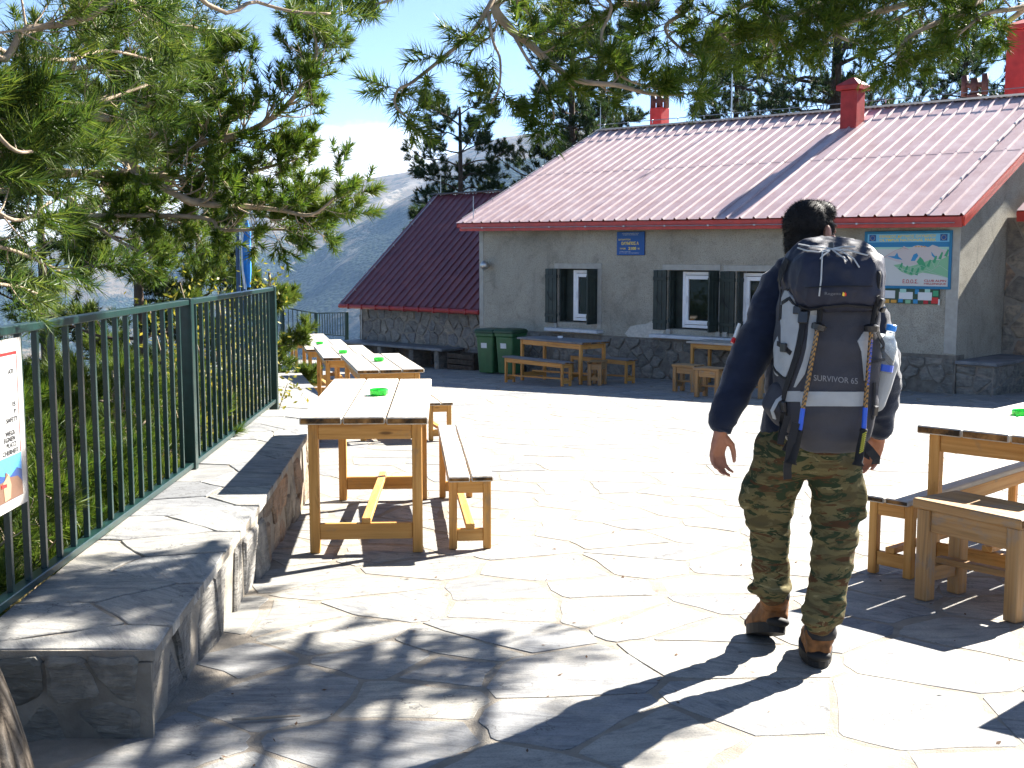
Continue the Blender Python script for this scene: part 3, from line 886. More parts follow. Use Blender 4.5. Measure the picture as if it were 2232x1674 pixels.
for sgn in (1, -1):
    q = N3 * (.12 * -sgn) + Vector((0, 0, -.055))
    mb.add([T0 + Vector((0, 0, .06)), T1 + Vector((0, 0, .06)), T1 + q + Vector((0, 0, .06)), T0 + q + Vector((0, 0, .06))], [(0, 1, 2, 3)])
mb.build('ridge_cap', M['ridge'], roof)
# soffit and lightning conductor
def cable(parent, pts, posts, r=.008, up=Vector((0, 0, .07))):
    mb = MB(); mb.tube(pts, r, 5)
    for k in posts:
        p = Vector(pts[0]).lerp(Vector(pts[-1]), k); mb.tube([p - up, p + up * .15], .009, 5); mb.cbox(p, (.035, .035, .03), None, .004)
    mb.build('lightning_cable', M['steel'], parent)
fu = -N3 * .05
cable(hut, [wp(U0 - .1, 2.17, EO + .035), wp(U1 + .1, 2.06, EO + .035)], [.06 + .088 * i for i in range(11)], .008, N3 * -.03)
nrm = (E1 - E0).cross(T0 - E0).normalized()
cable(hut, [E0 + W3 * .22 + nrm * .11, T0 + W3 * .22 + nrm * .11], [.08 + .115 * i for i in range(8)], .009, nrm * .07)
cable(hut, [E1 - W3 * .55 + nrm * .11, T1 - W3 * .55 + nrm * .11], [.08 + .15 * i for i in range(6)], .009, nrm * .07)
cable(hut, [T0 + Vector((0, 0, .16)), T1 + Vector((0, 0, .16))], [.02 + .065 * i for i in range(15)], .009)
mb = MB()
for p, h in ((E0 + W3 * .35 + N3 * .2 + nrm * .05, .55), (T0 + W3 * .1, .75)): mb.tube([p, p + Vector((0, 0, h))], [.012, .006], 5)
mb.build('lightning_rod', M['steel'], hut)
mb = MB(); p = onz(1567, 272, 4.5); q = T0.lerp(T1, .4) - W3 * 0
PT = T0.lerp(T1, .345); mb.tube([PT - Vector((0, 0, .1)), PT + Vector((0, 0, 1.25))], [.018, .012], 6); mb.build('aerial_mast', M['steel'], hut)
# chimneys
def roof_hit(x, y, front=True):
    r = ray(x, y); rv = Vector(r); nn = (E1 - E0).cross(T0 - E0)
    o = Vector((0, 0, CAM_H)); t = (E0 - o).dot(nn) / rv.dot(nn); return o + rv * t
def chimney(c, s, z0, z1, cap, label):
    t = thing('chimney', label, 'chimney', (c[0], c[1], z0))
    mb = MB(); mb.cbox((c[0], c[1], (z0 + z1) / 2), (s, s, z1 - z0), RW, .015); mb.build('stack', M['brown'] if s < .26 else M['chim'], t)
    mb = MB()
    if cap == 'hood':
        h = s / 2 + .07; zz = z1
        mb.cbox((c[0], c[1], zz + .05), (2 * h, 2 * h, .1), RW, .01)
        k = [Vector((c[0], c[1], zz + .1)) + RW @ Vector((a * h, b * h, 0)) for a, b in ((-1, -1), (1, -1), (1, 1), (-1, 1))]
        ap = [Vector((c[0], c[1], zz + .26)) + RW @ Vector((a * .03, b * .03, 0)) for a, b in ((-1, -1), (1, -1), (1, 1), (-1, 1))]
        mb.prism(k, ap); mb.build('cap', M['chim'], t)
    if cap == 'cowl':
        mb.tube([(c[0], c[1], z1), (c[0], c[1], z1 + .34)], .09, 8)
        for sg in (-1, 1):
            q = Vector((c[0], c[1], z1 + .2)) + RW @ Vector((sg * .22, 0, 0)); mb.tube([q - Vector((0, 0, .22)), q + Vector((0, 0, .22))], .075, 8)
        mb.tube([Vector((c[0], c[1], z1 + .2)) + RW @ Vector((-.22, 0, 0)), Vector((c[0], c[1], z1 + .2)) + RW @ Vector((.22, 0, 0))], .06, 8)
        mb.build('cowl', M['brown'], t, smooth=True)
    return t
def ridge_at(x, back):
    q = min((T0.lerp(T1, i / 400) + N3 * back for i in range(480)), key=lambda v: abs(v.x / v.y - (ray(x, 250)[0] / ray(x, 250)[1])))
    return q
c = roof_hit(1857, 272); chimney((c.x, c.y), .36, c.z - .15, c.z + .68, 'hood', 'red chimney with a peaked cap rising near the middle of the pink roof')
c = ridge_at(1429, 2.6); chimney((c.x, c.y), .38, c.z - 1.5, c.z + .82, 'cowl', 'narrow red chimney with brown cowl behind the roof ridge among pine branches')
c = ridge_at(2122, 2.2); chimney((c.x, c.y), .24, c.z - 1.3, c.z + .40, 'cowl', 'small brown chimney with an H shaped cowl behind the ridge')
c = ridge_at(2232, 3.0); chimney((c.x, c.y), .66, c.z - 1.7, c.z + 1.75, 'hood', 'large red chimney at the edge of the picture behind the ridge')
# wall lamp
t = thing('wall_lamp', 'small round metal lamp on the hut wall near its corner', 'lamp', tuple(wp(-4.62, 1.34)))
mb = MB(); mb.tube([wp(-4.7, 1.33, .0), wp(-4.62, 1.34, .1)], .022, 6); mb.build('bracket', M['steel'], t)
mb = MB(); c = wp(-4.53, 1.34, .15); ax = (W3 * .8 - N3 * .2).normalized()
mb.tube([c - ax * .11, c - ax * .07, c, c + ax * .06, c + ax * .1], [.03, .075, .105, .09, .05], 12); mb.build('lamp_head', M['steel'], t, smooth=True)

# ------------------------------------------------------------------ low annex at the far end
ax0 = .40
annex = thing('annex_building', 'low rubble stone annex with a steep dark red metal roof', 'building', tuple(wp(-7, gz(28), -ax0)))
uA, uB = U0 - 4.88 + .03, U0
mb = MB()
mb.prism([wp(uA, -2.0, -ax0), wp(uB, -2.0, -ax0), wp(uB, -2.0, -ax0 - 6), wp(uA, -2.0, -ax0 - 6)], [wp(uA, .24, -ax0), wp(uB, .24, -ax0), wp(uB, .24, -ax0 - 6), wp(uA, .24, -ax0 - 6)])
aw = mb.build('annex_wall', M['mortar'], annex, fix=True); sub(aw)
face_stones(aw, wp(uA, -1.5, -ax0), W3, (0, 0, 1), -N3, uB - uA, 1.72, .3, 1.05, M['stone'], (.012, .03), .016)
aE0, aE1 = wp(uA - .35, .34, -ax0 + .38), wp(uB - .005, .34, -ax0 + .38)
aT0, aT1 = wp(uA - .35, 3.2, -ax0 - 2.92), wp(uB - .005, 3.2, -ax0 - 2.92)
aB0, aB1 = wp(uA - .35, .34, -ax0 - 6.3), wp(uB - .005, .34, -ax0 - 6.3)
mb = MB()
mb.add([aE0 + d2, aE1 + d2, aT1 + d2, aT0 + d2, aB0 + d2, aB1 + d2, aE0 + dz, aE1 + dz, aT1 + dz, aT0 + dz, aB0 + dz, aB1 + dz],
       [(0, 1, 2, 3), (3, 2, 5, 4), (6, 9, 8, 7), (9, 10, 11, 8), (0, 6, 7, 1), (4, 5, 11, 10), (0, 3, 9, 6), (3, 4, 10, 9), (1, 7, 8, 2), (2, 8, 11, 5)])
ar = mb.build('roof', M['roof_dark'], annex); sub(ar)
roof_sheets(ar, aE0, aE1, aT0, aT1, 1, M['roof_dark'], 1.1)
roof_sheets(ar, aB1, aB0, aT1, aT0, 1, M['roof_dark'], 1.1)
mb = MB(); mb.tube([wp(uA - .3, .27, -ax0 + .42), wp(uB - .01, .27, -ax0 + .42)], .055, 8)
for k in range(9):
    q = wp(uA + .1 + k * .54, .27, -ax0 + .42); mb.cbox(q, (.025, .13, .13), RW, .003)
mb.build('gutter', M['gutter'], annex)
mb = MB(); mb.bar(aT0 + Vector((0, 0, .05)), aT1 + Vector((0, 0, .05)), .22, .03); mb.build('ridge_cap', M['ridge'], annex)
an = (aE1 - aE0).cross(aT0 - aE0).normalized()
cable(annex, [aE0 + W3 * .3 + an * .1, aT0 + W3 * .3 + an * .1], [.1, .3, .5, .7, .9], .009, an * .06)
mb = MB(); mb.tube([aT0 + W3 * .3, aT0 + W3 * .3 + Vector((0, 0, .55))], [.012, .006], 5); mb.build('lightning_rod', M['steel'], annex)
mb = MB(); mb.tube([wp(uA + .12, -1.5, -ax0 + .05), wp(uA + .12, .25, -ax0 + .05)], .012, 6); mb.build('downpipe', M['steel'], annex)

# ------------------------------------------------------------------ stone wing at the other end
wing = thing('stone_wing', 'rough stone wing with red eave beside the sunlit gable wall', 'building', tuple(wp(8.5, gz(19), -1.9)))
mb = MB(); uC, uD = U1 + .002, U1 + 6
mb.prism([wp(uC, -1.6, -1.9), wp(uD, -1.6, -1.9), wp(uD, -1.6, -9), wp(uC, -1.6, -9)], [wp(uC, 2.2, -1.9), wp(uD, 2.2, -1.9), wp(uD, 2.2, -9), wp(uC, 2.2, -9)])
ww = mb.build('wing_wall', M['mortar'], wing, fix=True); sub(ww)
face_stones(ww, wp(uC, -1.1, -1.9), W3, (0, 0, 1), -N3, 3.0, 3.28, .42, 1.5, M['stone_warm'], (.005, .035), .02)
wE0, wE1 = wp(U1 + .32, 2.30, -1.45), wp(uD, 2.26, -1.45); wT0, wT1 = wp(U1 + .32, 4.1, -5.2), wp(uD, 4.1, -5.2)
mb = MB(); mb.add([wE0 + d2, wE1 + d2, wT1 + d2, wT0 + d2, wE0 + dz, wE1 + dz, wT1 + dz, wT0 + dz], [(0, 1, 2, 3), (4, 7, 6, 5), (0, 4, 5, 1), (1, 5, 6, 2), (2, 6, 7, 3), (3, 7, 4, 0)])
wr = mb.build('roof', M['fascia'], wing); sub(wr)
roof_sheets(wr, wE0, wE1, wT0, wT1, 1, M['roof'])
mb = MB(); mb.bar(wE0 + Vector((0, 0, -.1)) + N3 * .03, wE1 + Vector((0, 0, -.1)) + N3 * .03, .035, .17); mb.build('fascia_board', M['fascia'], wing)
# stone bench against the gable
sb = thing('stone_bench', 'stone block bench with slate top built against the gable wall', 'bench', tuple(wp(6.5, gz(18), -.8)))
mb = MB(); mb.prism([wp(U1 + .006, -1.0, -.02), wp(U1 + .62, -1.0, -.02), wp(U1 + .62, -1.0, -1.85), wp(U1 + .006, -1.0, -1.85)], [wp(U1 + .006, -.21, -.02), wp(U1 + .62, -.21, -.02), wp(U1 + .62, -.21, -1.85), wp(U1 + .006, -.21, -1.85)])
sc_ = mb.build('bench_core', M['mortar'], sb, fix=True); sub(sc_)
face_stones(sc_, wp(U1 + .006, -.95, -.02), W3, (0, 0, 1), -N3, .61, .73, .25, 1.4, M['stone_dark'], (.004, .03), .015)
face_stones(sc_, wp(U1 + .62, -.95, -.02), N3, (0, 0, 1), W3, 1.8, .73, .3, 1.4, M['stone_dark'], (.004, .03), .015)
mb = MB(); mb.cbox(wp(U1 + .34, -.18, -.92), (.68, 1.92, .06), RW, .012); mb.build('slate_slab', M['slate'], sb)
# ------------------------------------------------------------------ timber tables, benches and stools
def furniture(name, label, cat, group, c, yaw, L, Wd, ztop, planks, leg=.055, th=.04, apron=.09, ov=(.04, .07), low=.08, lowh=.09, long_low=True, centre=True, mats=None, side_low=False):
    z0 = gz(c[1])
    t = thing(name, label, cat, (c[0], c[1], z0), yaw, group)
    mw, mp = mats or ('wood', 'plank')
    ht = ztop - z0; pw = Wd / planks
    cs, sn = math.cos(yaw), math.sin(yaw)
    for k in range(planks):
        mb = MB(); y = -Wd / 2 + pw * (k + .5)
        mb.cbox((rng.uniform(-.008, .008), y, ht - th / 2 + rng.uniform(-.002, .002)), (L, pw - .008, th), None, .006, 0, 1); mb.build('plank', [M[mp], M['edge']], t)
    lx, ly = L / 2 - ov[1] - leg / 2, Wd / 2 - ov[0] - leg / 2
    for sx in (-1, 1):
        for sy in (-1, 1):
            yw = c[1] + sn * sx * lx + cs * sy * ly
            zb = gz(yw) - z0 + .004
            mb = MB(); mb.cbox((sx * lx, sy * ly, (ht - th + zb) / 2), (leg, leg, ht - th - zb - .001), None, .004); mb.build('leg', M[mw], t)
    for sx in (-1, 1):
        mb = MB(); mb.cbox((sx * (lx + .005), 0, ht - th - apron / 2 - .002), (.028, 2 * ly - leg, apron), None, .003); mb.build('apron', M[mw], t)
        zl = gz(c[1] + sn * sx * lx) - z0
        mb = MB(); mb.cbox((sx * lx, 0, zl + low + lowh / 2), (.03, 2 * ly - leg, lowh), None, .003); mb.build('stretcher', M[mw], t)
    for sy in (-1, 1):
        mb = MB(); mb.cbox((0, sy * (ly + .004), ht - th - apron / 2 - .002), (2 * lx - leg, .028, apron), None, .003); mb.build('apron', M[mw], t)
        if side_low:
            mb = MB(); mb.cbox((0, sy * ly, low + lowh / 2), (2 * lx - leg, .03, lowh * .8), None, .003); mb.build('stretcher', M[mw], t)
    if centre:
        za, zb = [gz(c[1] + sn * s * lx) - z0 + low + lowh + .016 for s in (-1, 1)]
        mb = MB(); mb.bar((-lx - .02, 0, za), (lx + .02, 0, zb), .05, .03); mb.build('stretcher', M[mw], t)
    return t
def yawd(x, y): return math.atan2(y, x)
TG, BG, SG = 'wooden tables on the terrace', 'wooden benches on the terrace', 'small wooden stools on the terrace'
def table(label, c, yaw, ztop, L=2.0, **k): return furniture('wooden_table', label, 'table', TG, c, yaw, L, .70, ztop, 3, **k)
def bench(label, c, yaw, ztop, L=2.0, Wd=.26, **k):
    return furniture('wooden_bench', label, 'bench', BG, c, yaw, L, Wd, ztop, 2, leg=.045, th=.03, apron=.075, ov=(.012, .07), low=.05, lowh=.07, **k)
def stool(label, c, yaw, ztop, L=.54, Wd=.31, **k):
    return furniture('wooden_stool', label, 'stool', SG, c, yaw, L, Wd, ztop, 1, leg=.065, th=.045, apron=.1, ov=(.012, .015), low=.09, lowh=.07, centre=True, side_low=False, mats=('wood_grey', 'wood_grey'), **k)
d1 = yawd(-.06, 1); d2y = yawd(-.225, .974)
table('nearest sunlit table beside the low wall, its grain bleached white', (-.86, 7.19), d1, .665)
bench('nearest sunlit bench, on the open side of the first table by the wall', (-.32, 7.29), yawd(-.093, 1), .32)
table('second table along the low wall, counted from the camera', (-1.467, 12.78), d2y, .38)
table('third table along the low wall, middle of the five in the row', (-2.24, 15.4), d2y, .278)
table('fourth table along the low wall, last but one before the railing corner', (-3.03, 18.65), d2y, .125)
table('farthest table of the row by the wall, in front of the far railings', (-3.88, 22.05), d2y, .0)
bench('bench tucked in beside the second table by the wall', (-.95, 12.75), d2y, gz(12.7) + .45)
bench('bench beside the third table along the wall', (-1.72, 15.5), d2y, gz(15.5) + .45)
bench('bench beside the fourth table along the wall', (-2.52, 18.75), d2y, gz(18.7) + .45)
bench('bench beside the farthest table of the wall row', (-3.37, 22.2), d2y, gz(22.2) + .45)
yr = yawd(.714, .70)
table('sunlit table at the right edge, beyond the grey brown stool', (2.965, 6.147), yr, .695)
bench('bench pushed half under the table at the right edge', (2.53, 6.32), yr, .335, 1.9)
stool('big grey brown stool standing nearest the camera at the right edge', (2.14, 5.11), yawd(.236, -.357), .42, .55, .33)
table('table wholly past the right edge that throws its shadow into the corner', (3.20, 4.68), yr, .74)
ya = yawd(-.62, .785)
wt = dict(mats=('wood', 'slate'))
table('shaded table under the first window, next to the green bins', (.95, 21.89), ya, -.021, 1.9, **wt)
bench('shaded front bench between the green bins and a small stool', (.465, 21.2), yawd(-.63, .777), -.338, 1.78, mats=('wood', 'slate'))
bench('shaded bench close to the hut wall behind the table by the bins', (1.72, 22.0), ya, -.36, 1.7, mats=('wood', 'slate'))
stool('grey stool at the end of the shaded table by the bins', (1.56, 21.05), yawd(.3, .95), gz(21) + .44, .5, .28)
yb = yawd(wv[0], wv[1])
table('shaded table under the double window, half hidden by the hiker', (4.15, 20.98), yb, -.02, 1.9, mats=('wood', 'plank'))
a, b = gr(1508, 866), gr(1560, 869); c = (a + b) / 2 + N3 * .2
stool('stool in front of the shaded table by the hiker', (c.x, c.y), yawd((b - a).x, (b - a).y), gz(c.y) + .47, .46, .33)
a = gr(1479, 855) + Vector((.17, .12, 0)); stool('small stool left of the shaded table near the double window', (a.x, a.y), yb, gz(a.y) + .46, .46, .3)
a = gr(1642, 870) + Vector((.05, .2, 0)); stool('stool glimpsed between the hiker arm and his rucksack', (a.x, a.y), yb, gz(a.y) + .46, .46, .3)
# ashtrays
def ashtray(label, p, mt='ash', r=.058):
    t = thing('ashtray', label, 'ashtray', tuple(p), 0, 'glass ashtrays on the tables')
    mb = MB(); n = 20
    pr = [(r * .82, .001), (r, .008), (r * 1.02, .034), (r * .9, .04), (r * .78, .034), (r * .7, .010), (.001, .009)]
    rr = [[tuple(Vector(p) + Vector((q * math.cos(2 * math.pi * k / n), q * math.sin(2 * math.pi * k / n), z))) for k in range(n)] for q, z in pr]
    mb.rings(rr); mb.build('glass_bowl', M[mt], t, smooth=False, fix=True)
    mb = MB()
    for k in range(2):
        an = random.random() * 6; q = Vector(p) + Vector((math.cos(an) * .02, math.sin(an) * .02, .018)); mb.tube([q, q + Vector((math.sin(an) * .03, math.cos(an) * .03, .004))], .004, 6)
        mb.build('cigarette_stub', M['white'], t); mb = MB()
q = onz(826, 861, .667); ashtray('green glass ashtray on the nearest table by the wall', q)
q = onz(826, 787, .382); ashtray('green glass ashtray on the second table by the wall', q)
q = onz(748, 770, .28); ashtray('green glass ashtray on the third table by the wall', q)
q = onz(697, 750, .127); ashtray('green glass ashtray on the fourth table by the wall', q)
q = onz(660, 736, .002); ashtray('green glass ashtray on the farthest table of the wall row', q)
q = onz(2230, 909, .684); ashtray('green glass ashtray on the table at the right edge', q)
q = onz(1221, 737, -.019); ashtray('small white ashtray on the shaded table by the bins', q, 'white', .05)

# ------------------------------------------------------------------ wheeled bins
def wheelie(label, c, yaw, s=1.0):
    z0 = gz(c[1]); t = thing('wheeled_bin', label, 'bin', (c[0], c[1], z0), yaw, 'green bins by the hut corner')
    def ring(w, d, z, r=.04, dy=0):
        pts = []
        for cx, cy, a0 in ((1, 1, 0), (-1, 1, 90), (-1, -1, 180), (1, -1, 270)):
            for k in range(4):
                a = R(a0 + k * 30); pts.append((cx * (w / 2 - r) + r * math.cos(a), dy + cy * (d / 2 - r) + r * math.sin(a), z))
        return pts
    mb = MB(); mb.rings([ring(.37, .40, .03), ring(.38, .42, .06), ring(.45, .50, .80), ring(.47, .53, .82), ring(.49, .55, .83), ring(.49, .55, .88), ring(.47, .53, .885)])
    mb.build('body', M['bin'], t, fix=True)
    mb = MB(); mb.rings([ring(.505, .585, .887), ring(.515, .6, .9), ring(.515, .6, .93), ring(.47, .54, .965), ring(.3, .36, .985)]); mb.build('lid', M['bin_lid'], t, fix=True)
    mb = MB(); mb.tube([(-.17, .32, .9), (.17, .32, .9)], .016, 8); mb.build('handle', M['bin_lid'], t)
    for sx in (-.19, .19):
        mb = MB(); mb.tube([(sx - .02, .2, .1), (sx + .02, .2, .1)], .1, 14); mb.build('wheel', M['black'], t)
    mb = MB(); mb.cbox((-.02, -.245, .62), (.15, .004, .11), Matrix.Rotation(R(5), 3, 'X'), .001)
    lb = mb.build('sticker', M['sticker'], t)
    return t
a = gr(1060, 815); wheelie('green wheeled bin standing outermost, at the hut corner', (a.x + .1, a.y + .25), R(-34))
a = gr(1101, 817); wheelie('green wheeled bin nearer the shaded table', (a.x + .12, a.y + .25), R(-36))

# ------------------------------------------------------------------ slate bench and crate along the annex
t = thing('slate_counter', 'long dark slate topped counter on stone legs along the annex wall', 'counter', tuple(wp(-8, gz(28), 0)))
mb = MB(); mb.cbox(wp(-7.72, -.63, .02), (4.0, .72, .06), RW, .012); mb.build('slate_slab', M['slate'], t)
for u in (-9.4, -8.1, -6.9, -6.0):
    mb = MB(); mb.cbox(wp(u, -.96, 0), (.16, .6, .58), RW, .015); mb.build('leg', M['stone_dark'], t)
M['crate_wood'] = plain('dark_crate_wood', (.06, .048, .036), .85, .2, var=.4, scale=12)  # uneven dark brown for the crate boards
t = thing('firewood_crate', 'low dark wooden crate on the paving at the end of the slate counter', 'crate', tuple(wp(-5.3, gz(26.6), .1)))
cz = gz(27.0)
for k in range(3):
    mb = MB(); mb.cbox(wp(-5.2, cz + .08 + k * .13, .28), (.85, .03, .11), RW, .004); mb.build('slat', M['crate_wood'], t)
    mb = MB(); mb.cbox(wp(-5.2, cz + .08 + k * .13, -.12), (.85, .03, .11), RW, .004); mb.build('slat', M['crate_wood'], t)
for u in (-5.63, -4.77):
    mb = MB(); mb.cbox(wp(u, cz + .22, .08), (.03, .4, .42), RW, .004); mb.build('end_board', M['crate_wood'], t)

# ------------------------------------------------------------------ railings
def railing(label, pts, zt, zb, zpost, spacing, bal=.022, post=.07, posts=None, rail=.05, group=None):
    t = thing('railing', label, 'railing', (pts[0][0], pts[0][1], zpost[0]), 0, group)
    for i, (a, b) in enumerate(zip(pts[:-1], pts[1:])):
        A, B = Vector((a[0], a[1], 0)), Vector((b[0], b[1], 0)); d = (B - A).normalized(); L = (B - A).length
        ta, tb = zt[i], zt[i + 1] if isinstance(zt[i + 1], (int, float)) else zt[i + 1]
        ba, bb = zb[i], zb[i + 1]
        s, e = A + d * post / 2, B - d * post / 2
        mb = MB(); mb.bar(s + Vector((0, 0, ta)), e + Vector((0, 0, tb)), rail, .03); mb.build('top_rail', M['fence'], t)
        mb = MB(); mb.bar(s + Vector((0, 0, ba)), e + Vector((0, 0, bb)), rail, .03); mb.build('bottom_rail', M['fence'], t)
        n = max(2, int(round((L - post) / spacing)))
        for k in range(1, n):
            q = s.lerp(e, k / n); f = k / n
            lo, hi = ba + (bb - ba) * f + .014, ta + (tb - ta) * f - .014
            mb = MB(); mb.cbox((q.x, q.y, (lo + hi) / 2), (bal, bal, hi - lo), math.atan2(d.y, d.x), .002); mb.build('baluster', M['fence'], t)
    for i, p in enumerate(pts):
        if posts and i not in posts: continue
        top = max(zt[i], zt[i]) + .022
        mb = MB(); d = Vector((pts[min(i + 1, len(pts) - 1)][0] - pts[max(i - 1, 0)][0], pts[min(i + 1, len(pts) - 1)][1] - pts[max(i - 1, 0)][1], 0))
        mb.cbox((p[0], p[1], (top + zpost[i]) / 2), (post, post, top - zpost[i]), math.atan2(d.y, d.x), .004); mb.build('post', M['fence'], t)
    return t
railing('near dark green steel railing behind the low stone wall, with the warning poster', [(-1.70, 2.3), (-1.855, 6.6), (-1.995, 9.62)], [1.275, 1.27, 1.262], [.345, .335, .33], [.0, .22, .16], .16)
d = 33.0
pa, pb, pc = P(615, 669, d), P(689, 681, d + .5), P(755, 680, d - .5)
z0 = P(615, 745, d).z
railing('distant green railing panels at the far edge of the terrace, before the valley', [(P(560, 660, 31).x, 31.0), (pa.x, pa.y), (pb.x, pb.y), (pc.x, pc.y)], [pa.z + .05, pa.z - .02, pb.z - .02, pc.z - .02], [z0 + .08, z0 + .08, z0 + .2, z0 + .2], [z0 - .3] * 4, .125, .02, .085)

# ------------------------------------------------------------------ poster on the near railing
M['poster'] = flat('poster_white', (.42, .42, .41), .35); M['poster_red'] = flat('poster_red', (.5, .02, .02), .35); M['ink'] = flat('black_ink', (.015, .015, .017), .5)
M['ph_sky'] = flat('poster_blue', (.06, .25, .55), .35); M['ph_hill'] = flat('poster_hill_blue', (.02, .05, .17), .35); M['mule'] = flat('poster_mule_brown', (.13, .07, .045), .4); M['mule2'] = flat('poster_mule_tan', (.32, .2, .12), .4)
M['frost'] = flat('poster_laminate_edge', (.38, .36, .33), .25)
pt = thing('warning_poster', 'laminated warning poster with red border and mule photo hanging on the railing', 'poster', (-1.72, 3.6, .65))
fx = lambda y: -1.70 - (y - 2.3) * .036 + .024
def fp(y, z, o=0): return Vector((fx(y) + o, y, z))
def fpoly(mb, pts, o0, o1): mb.prism([fp(a, b, o0) for a, b in pts], [fp(a, b, o1) for a, b in pts])
Y0, Y1, Z0, Z1 = 3.45, 4.085, .655, 1.245
def plate(name, mt, y0, y1, z0, z1, o0, o1):
    mb = MB(); fpoly(mb, [(y0, z0), (y1, z0), (y1, z1), (y0, z1)], o0, o1); mb.build(name, mt, pt, fix=True)
plate('laminate_sheet', M['frost'], Y0, Y1, Z0, Z1, 0, .002)
plate('red_border', M['poster_red'], Y0 + .03, Y1 - .045, Z0 + .19, Z1 - .045, .0025, .003)
plate('poster_paper', M['poster'], Y0 + .038, Y1 - .056, Z0 + .19, Z1 - .056, .0035, .004)
plate('photo_sky', M['ph_sky'], Y0 + .03, Y1 - .045, Z0 + .035, Z0 + .187, .0025, .003)
mb = MB(); fpoly(mb, [(Y0 + .03, Z0 + .036), (Y1 - .046, Z0 + .036), (Y1 - .046, Z0 + .125), (Y1 - .09, Z0 + .14), (Y1 - .16, Z0 + .115), (Y1 - .28, Z0 + .145), (Y0 + .03, Z0 + .12)], .0035, .004); mb.build('photo_hill', M['ph_hill'], pt, fix=True)
mb = MB(); fpoly(mb, [(Y0 + .03, Z0 + .037), (Y1 - .047, Z0 + .037), (Y1 - .05, Z0 + .085), (Y1 - .09, Z0 + .11), (Y1 - .15, Z0 + .115), (Y1 - .19, Z0 + .14), (Y1 - .2, Z0 + .11), (Y0 + .03, Z0 + .095)], .0045, .005); mb.build('photo_mule', M['mule'], pt, fix=True)
mb = MB(); fpoly(mb, [(Y1 - .21, Z0 + .04), (Y1 - .16, Z0 + .045), (Y1 - .15, Z0 + .09), (Y1 - .17, Z0 + .13), (Y1 - .22, Z0 + .105)], .0055, .006); mb.build('photo_mule_head', M['mule2'], pt, fix=True)
mb = MB(); fpoly(mb, [(Y1 - .235, Z0 + .09), (Y1 - .19, Z0 + .088), (Y1 - .19, Z0 + .099), (Y1 - .235, Z0 + .103)], .0065, .007); mb.build('photo_bridle', M['poster_red'], pt, fix=True)
for i, (s, z) in enumerate((('ATI', 1.125), ('ES', .99 + .02), ('P', .985), ('SAFETY', .958), ('WEGS', .925 - .012), ('EGNEN', .893), ('PLATZ', .872), ('CHERHEIT.', .85 - .002))):
    V2, F2 = text2d(s, .03)
    if len(V2) == 0: continue
    V2 = (V2 - V2.min(0)); V2 = V2 / .7 * .016; V2 = V2 - [V2[:, 0].max(), 0]
    yr_ = Y1 - .066 - (.03 if s in ('WEGS', 'EGNEN') else .012 if s in ('ES', 'P') else .02 if s in ('ATI', 'PLATZ') else 0)
    mb = MB(); mb.add([tuple(fp(yr_ + float(a) * 1.3, z + float(b), .0055)) for a, b in V2], F2); mb.build('lettering_line', M['ink'], pt)

# ------------------------------------------------------------------ signs on the hut
M['sg_blue'] = flat('sign_blue', (.008, .07, .26), .35); M['sg_yel'] = flat('sign_yellow', (.8, .6, .08), .4); M['sg_white'] = flat('sign_white', (.6, .62, .62), .4)
s = thing('blue_sign', 'blue enamel sign with yellow Greek lettering under the eave', 'sign', tuple(wp(-.49, 1.56, .01)))
mb = MB(); mb.cbox(wp(-.49, 1.795, .022), (.70, .022, .47), RW, .006); mb.build('board', M['sg_blue'], s)
def sgtxt(parent, name, mt, rows, off):
    mb = MB()
    for tx, u, z, w, h, bold in rows:
        V2, F2 = text2d(tx, bold)
        if len(V2) == 0: continue
        V2 = V2 - V2.min(0); V2 = V2 / V2.max(0) * [w, h]
        mb.add([tuple(wp(u + float(a), z + float(b), off)) for a, b in V2], F2)
    mb.build(name, mt, parent)
sgtxt(s, 'lettering', M['sg_yel'], [('ΚΑΤΑΦΥΓΙΟΝ', -.79, 1.855, .30, .035, .02), ('ΟΛΥΜΠΟΣ Α', -.72, 1.765, .44, .065, .03), ('ΥΨΟΜ.', -.76, 1.675, .16, .035, .02), ('2100', -.54, 1.665, .2, .06, .03), ('Μ.', -.30, 1.675, .05, .035, .02)], .0355)
sgtxt(s, 'small_lettering', M['sg_white'], [('ΕΛΛΗΝΙΚΟΣ ΟΡΕΙΒΑΤΙΚΟΣ', -.70, 1.985, .42, .016, .01), ('ΣΥΝΔΕΣΜΟΣ ΟΡΕΙΒΑΣΙΑΣ', -.68, 1.957, .38, .016, .01), ('ΕΘΝΙΚΟΣ ΔΡΥΜΟΣ', -.76, 1.625, .28, .014, .01), ('ΟΛΥΜΠΟΥ ΑΣΤΕΡΙ ΘΕΣΗ', -.77, 1.597, .5, .014, .01)], .0355)
# park map board
mp_ = thing('park_map_board', 'large framed national park map painted with mountains beside the hut corner', 'map board', tuple(wp(5.32, 1.0, .01)))
A0, A1, C0, C1 = 4.56, 6.08, 1.0, 1.955
M['mb'] = flat('map_frame_blue', (.015, .16, .3), .45); M['m_paper'] = flat('map_paper', (.52, .53, .5), .5); M['m_sky'] = flat('map_sky_blue', (.17, .47, .66), .5); M['m_sea'] = flat('map_sea_blue', (.02, .18, .36), .5)
M['m_mint'] = flat('map_mint', (.33, .55, .45), .5); M['m_green'] = flat('map_green', (.05, .3, .14), .5); M['m_green2'] = flat('map_pale_green', (.2, .42, .24), .5); M['m_lake'] = flat('map_snow_blue', (.03, .22, .42), .5); M['m_rock'] = flat('map_rock_pink', (.5, .45, .43), .5); M['m_red'] = flat('map_red', (.4, .02, .03), .5); M['m_orange'] = flat('map_orange', (.6, .3, .05), .5)
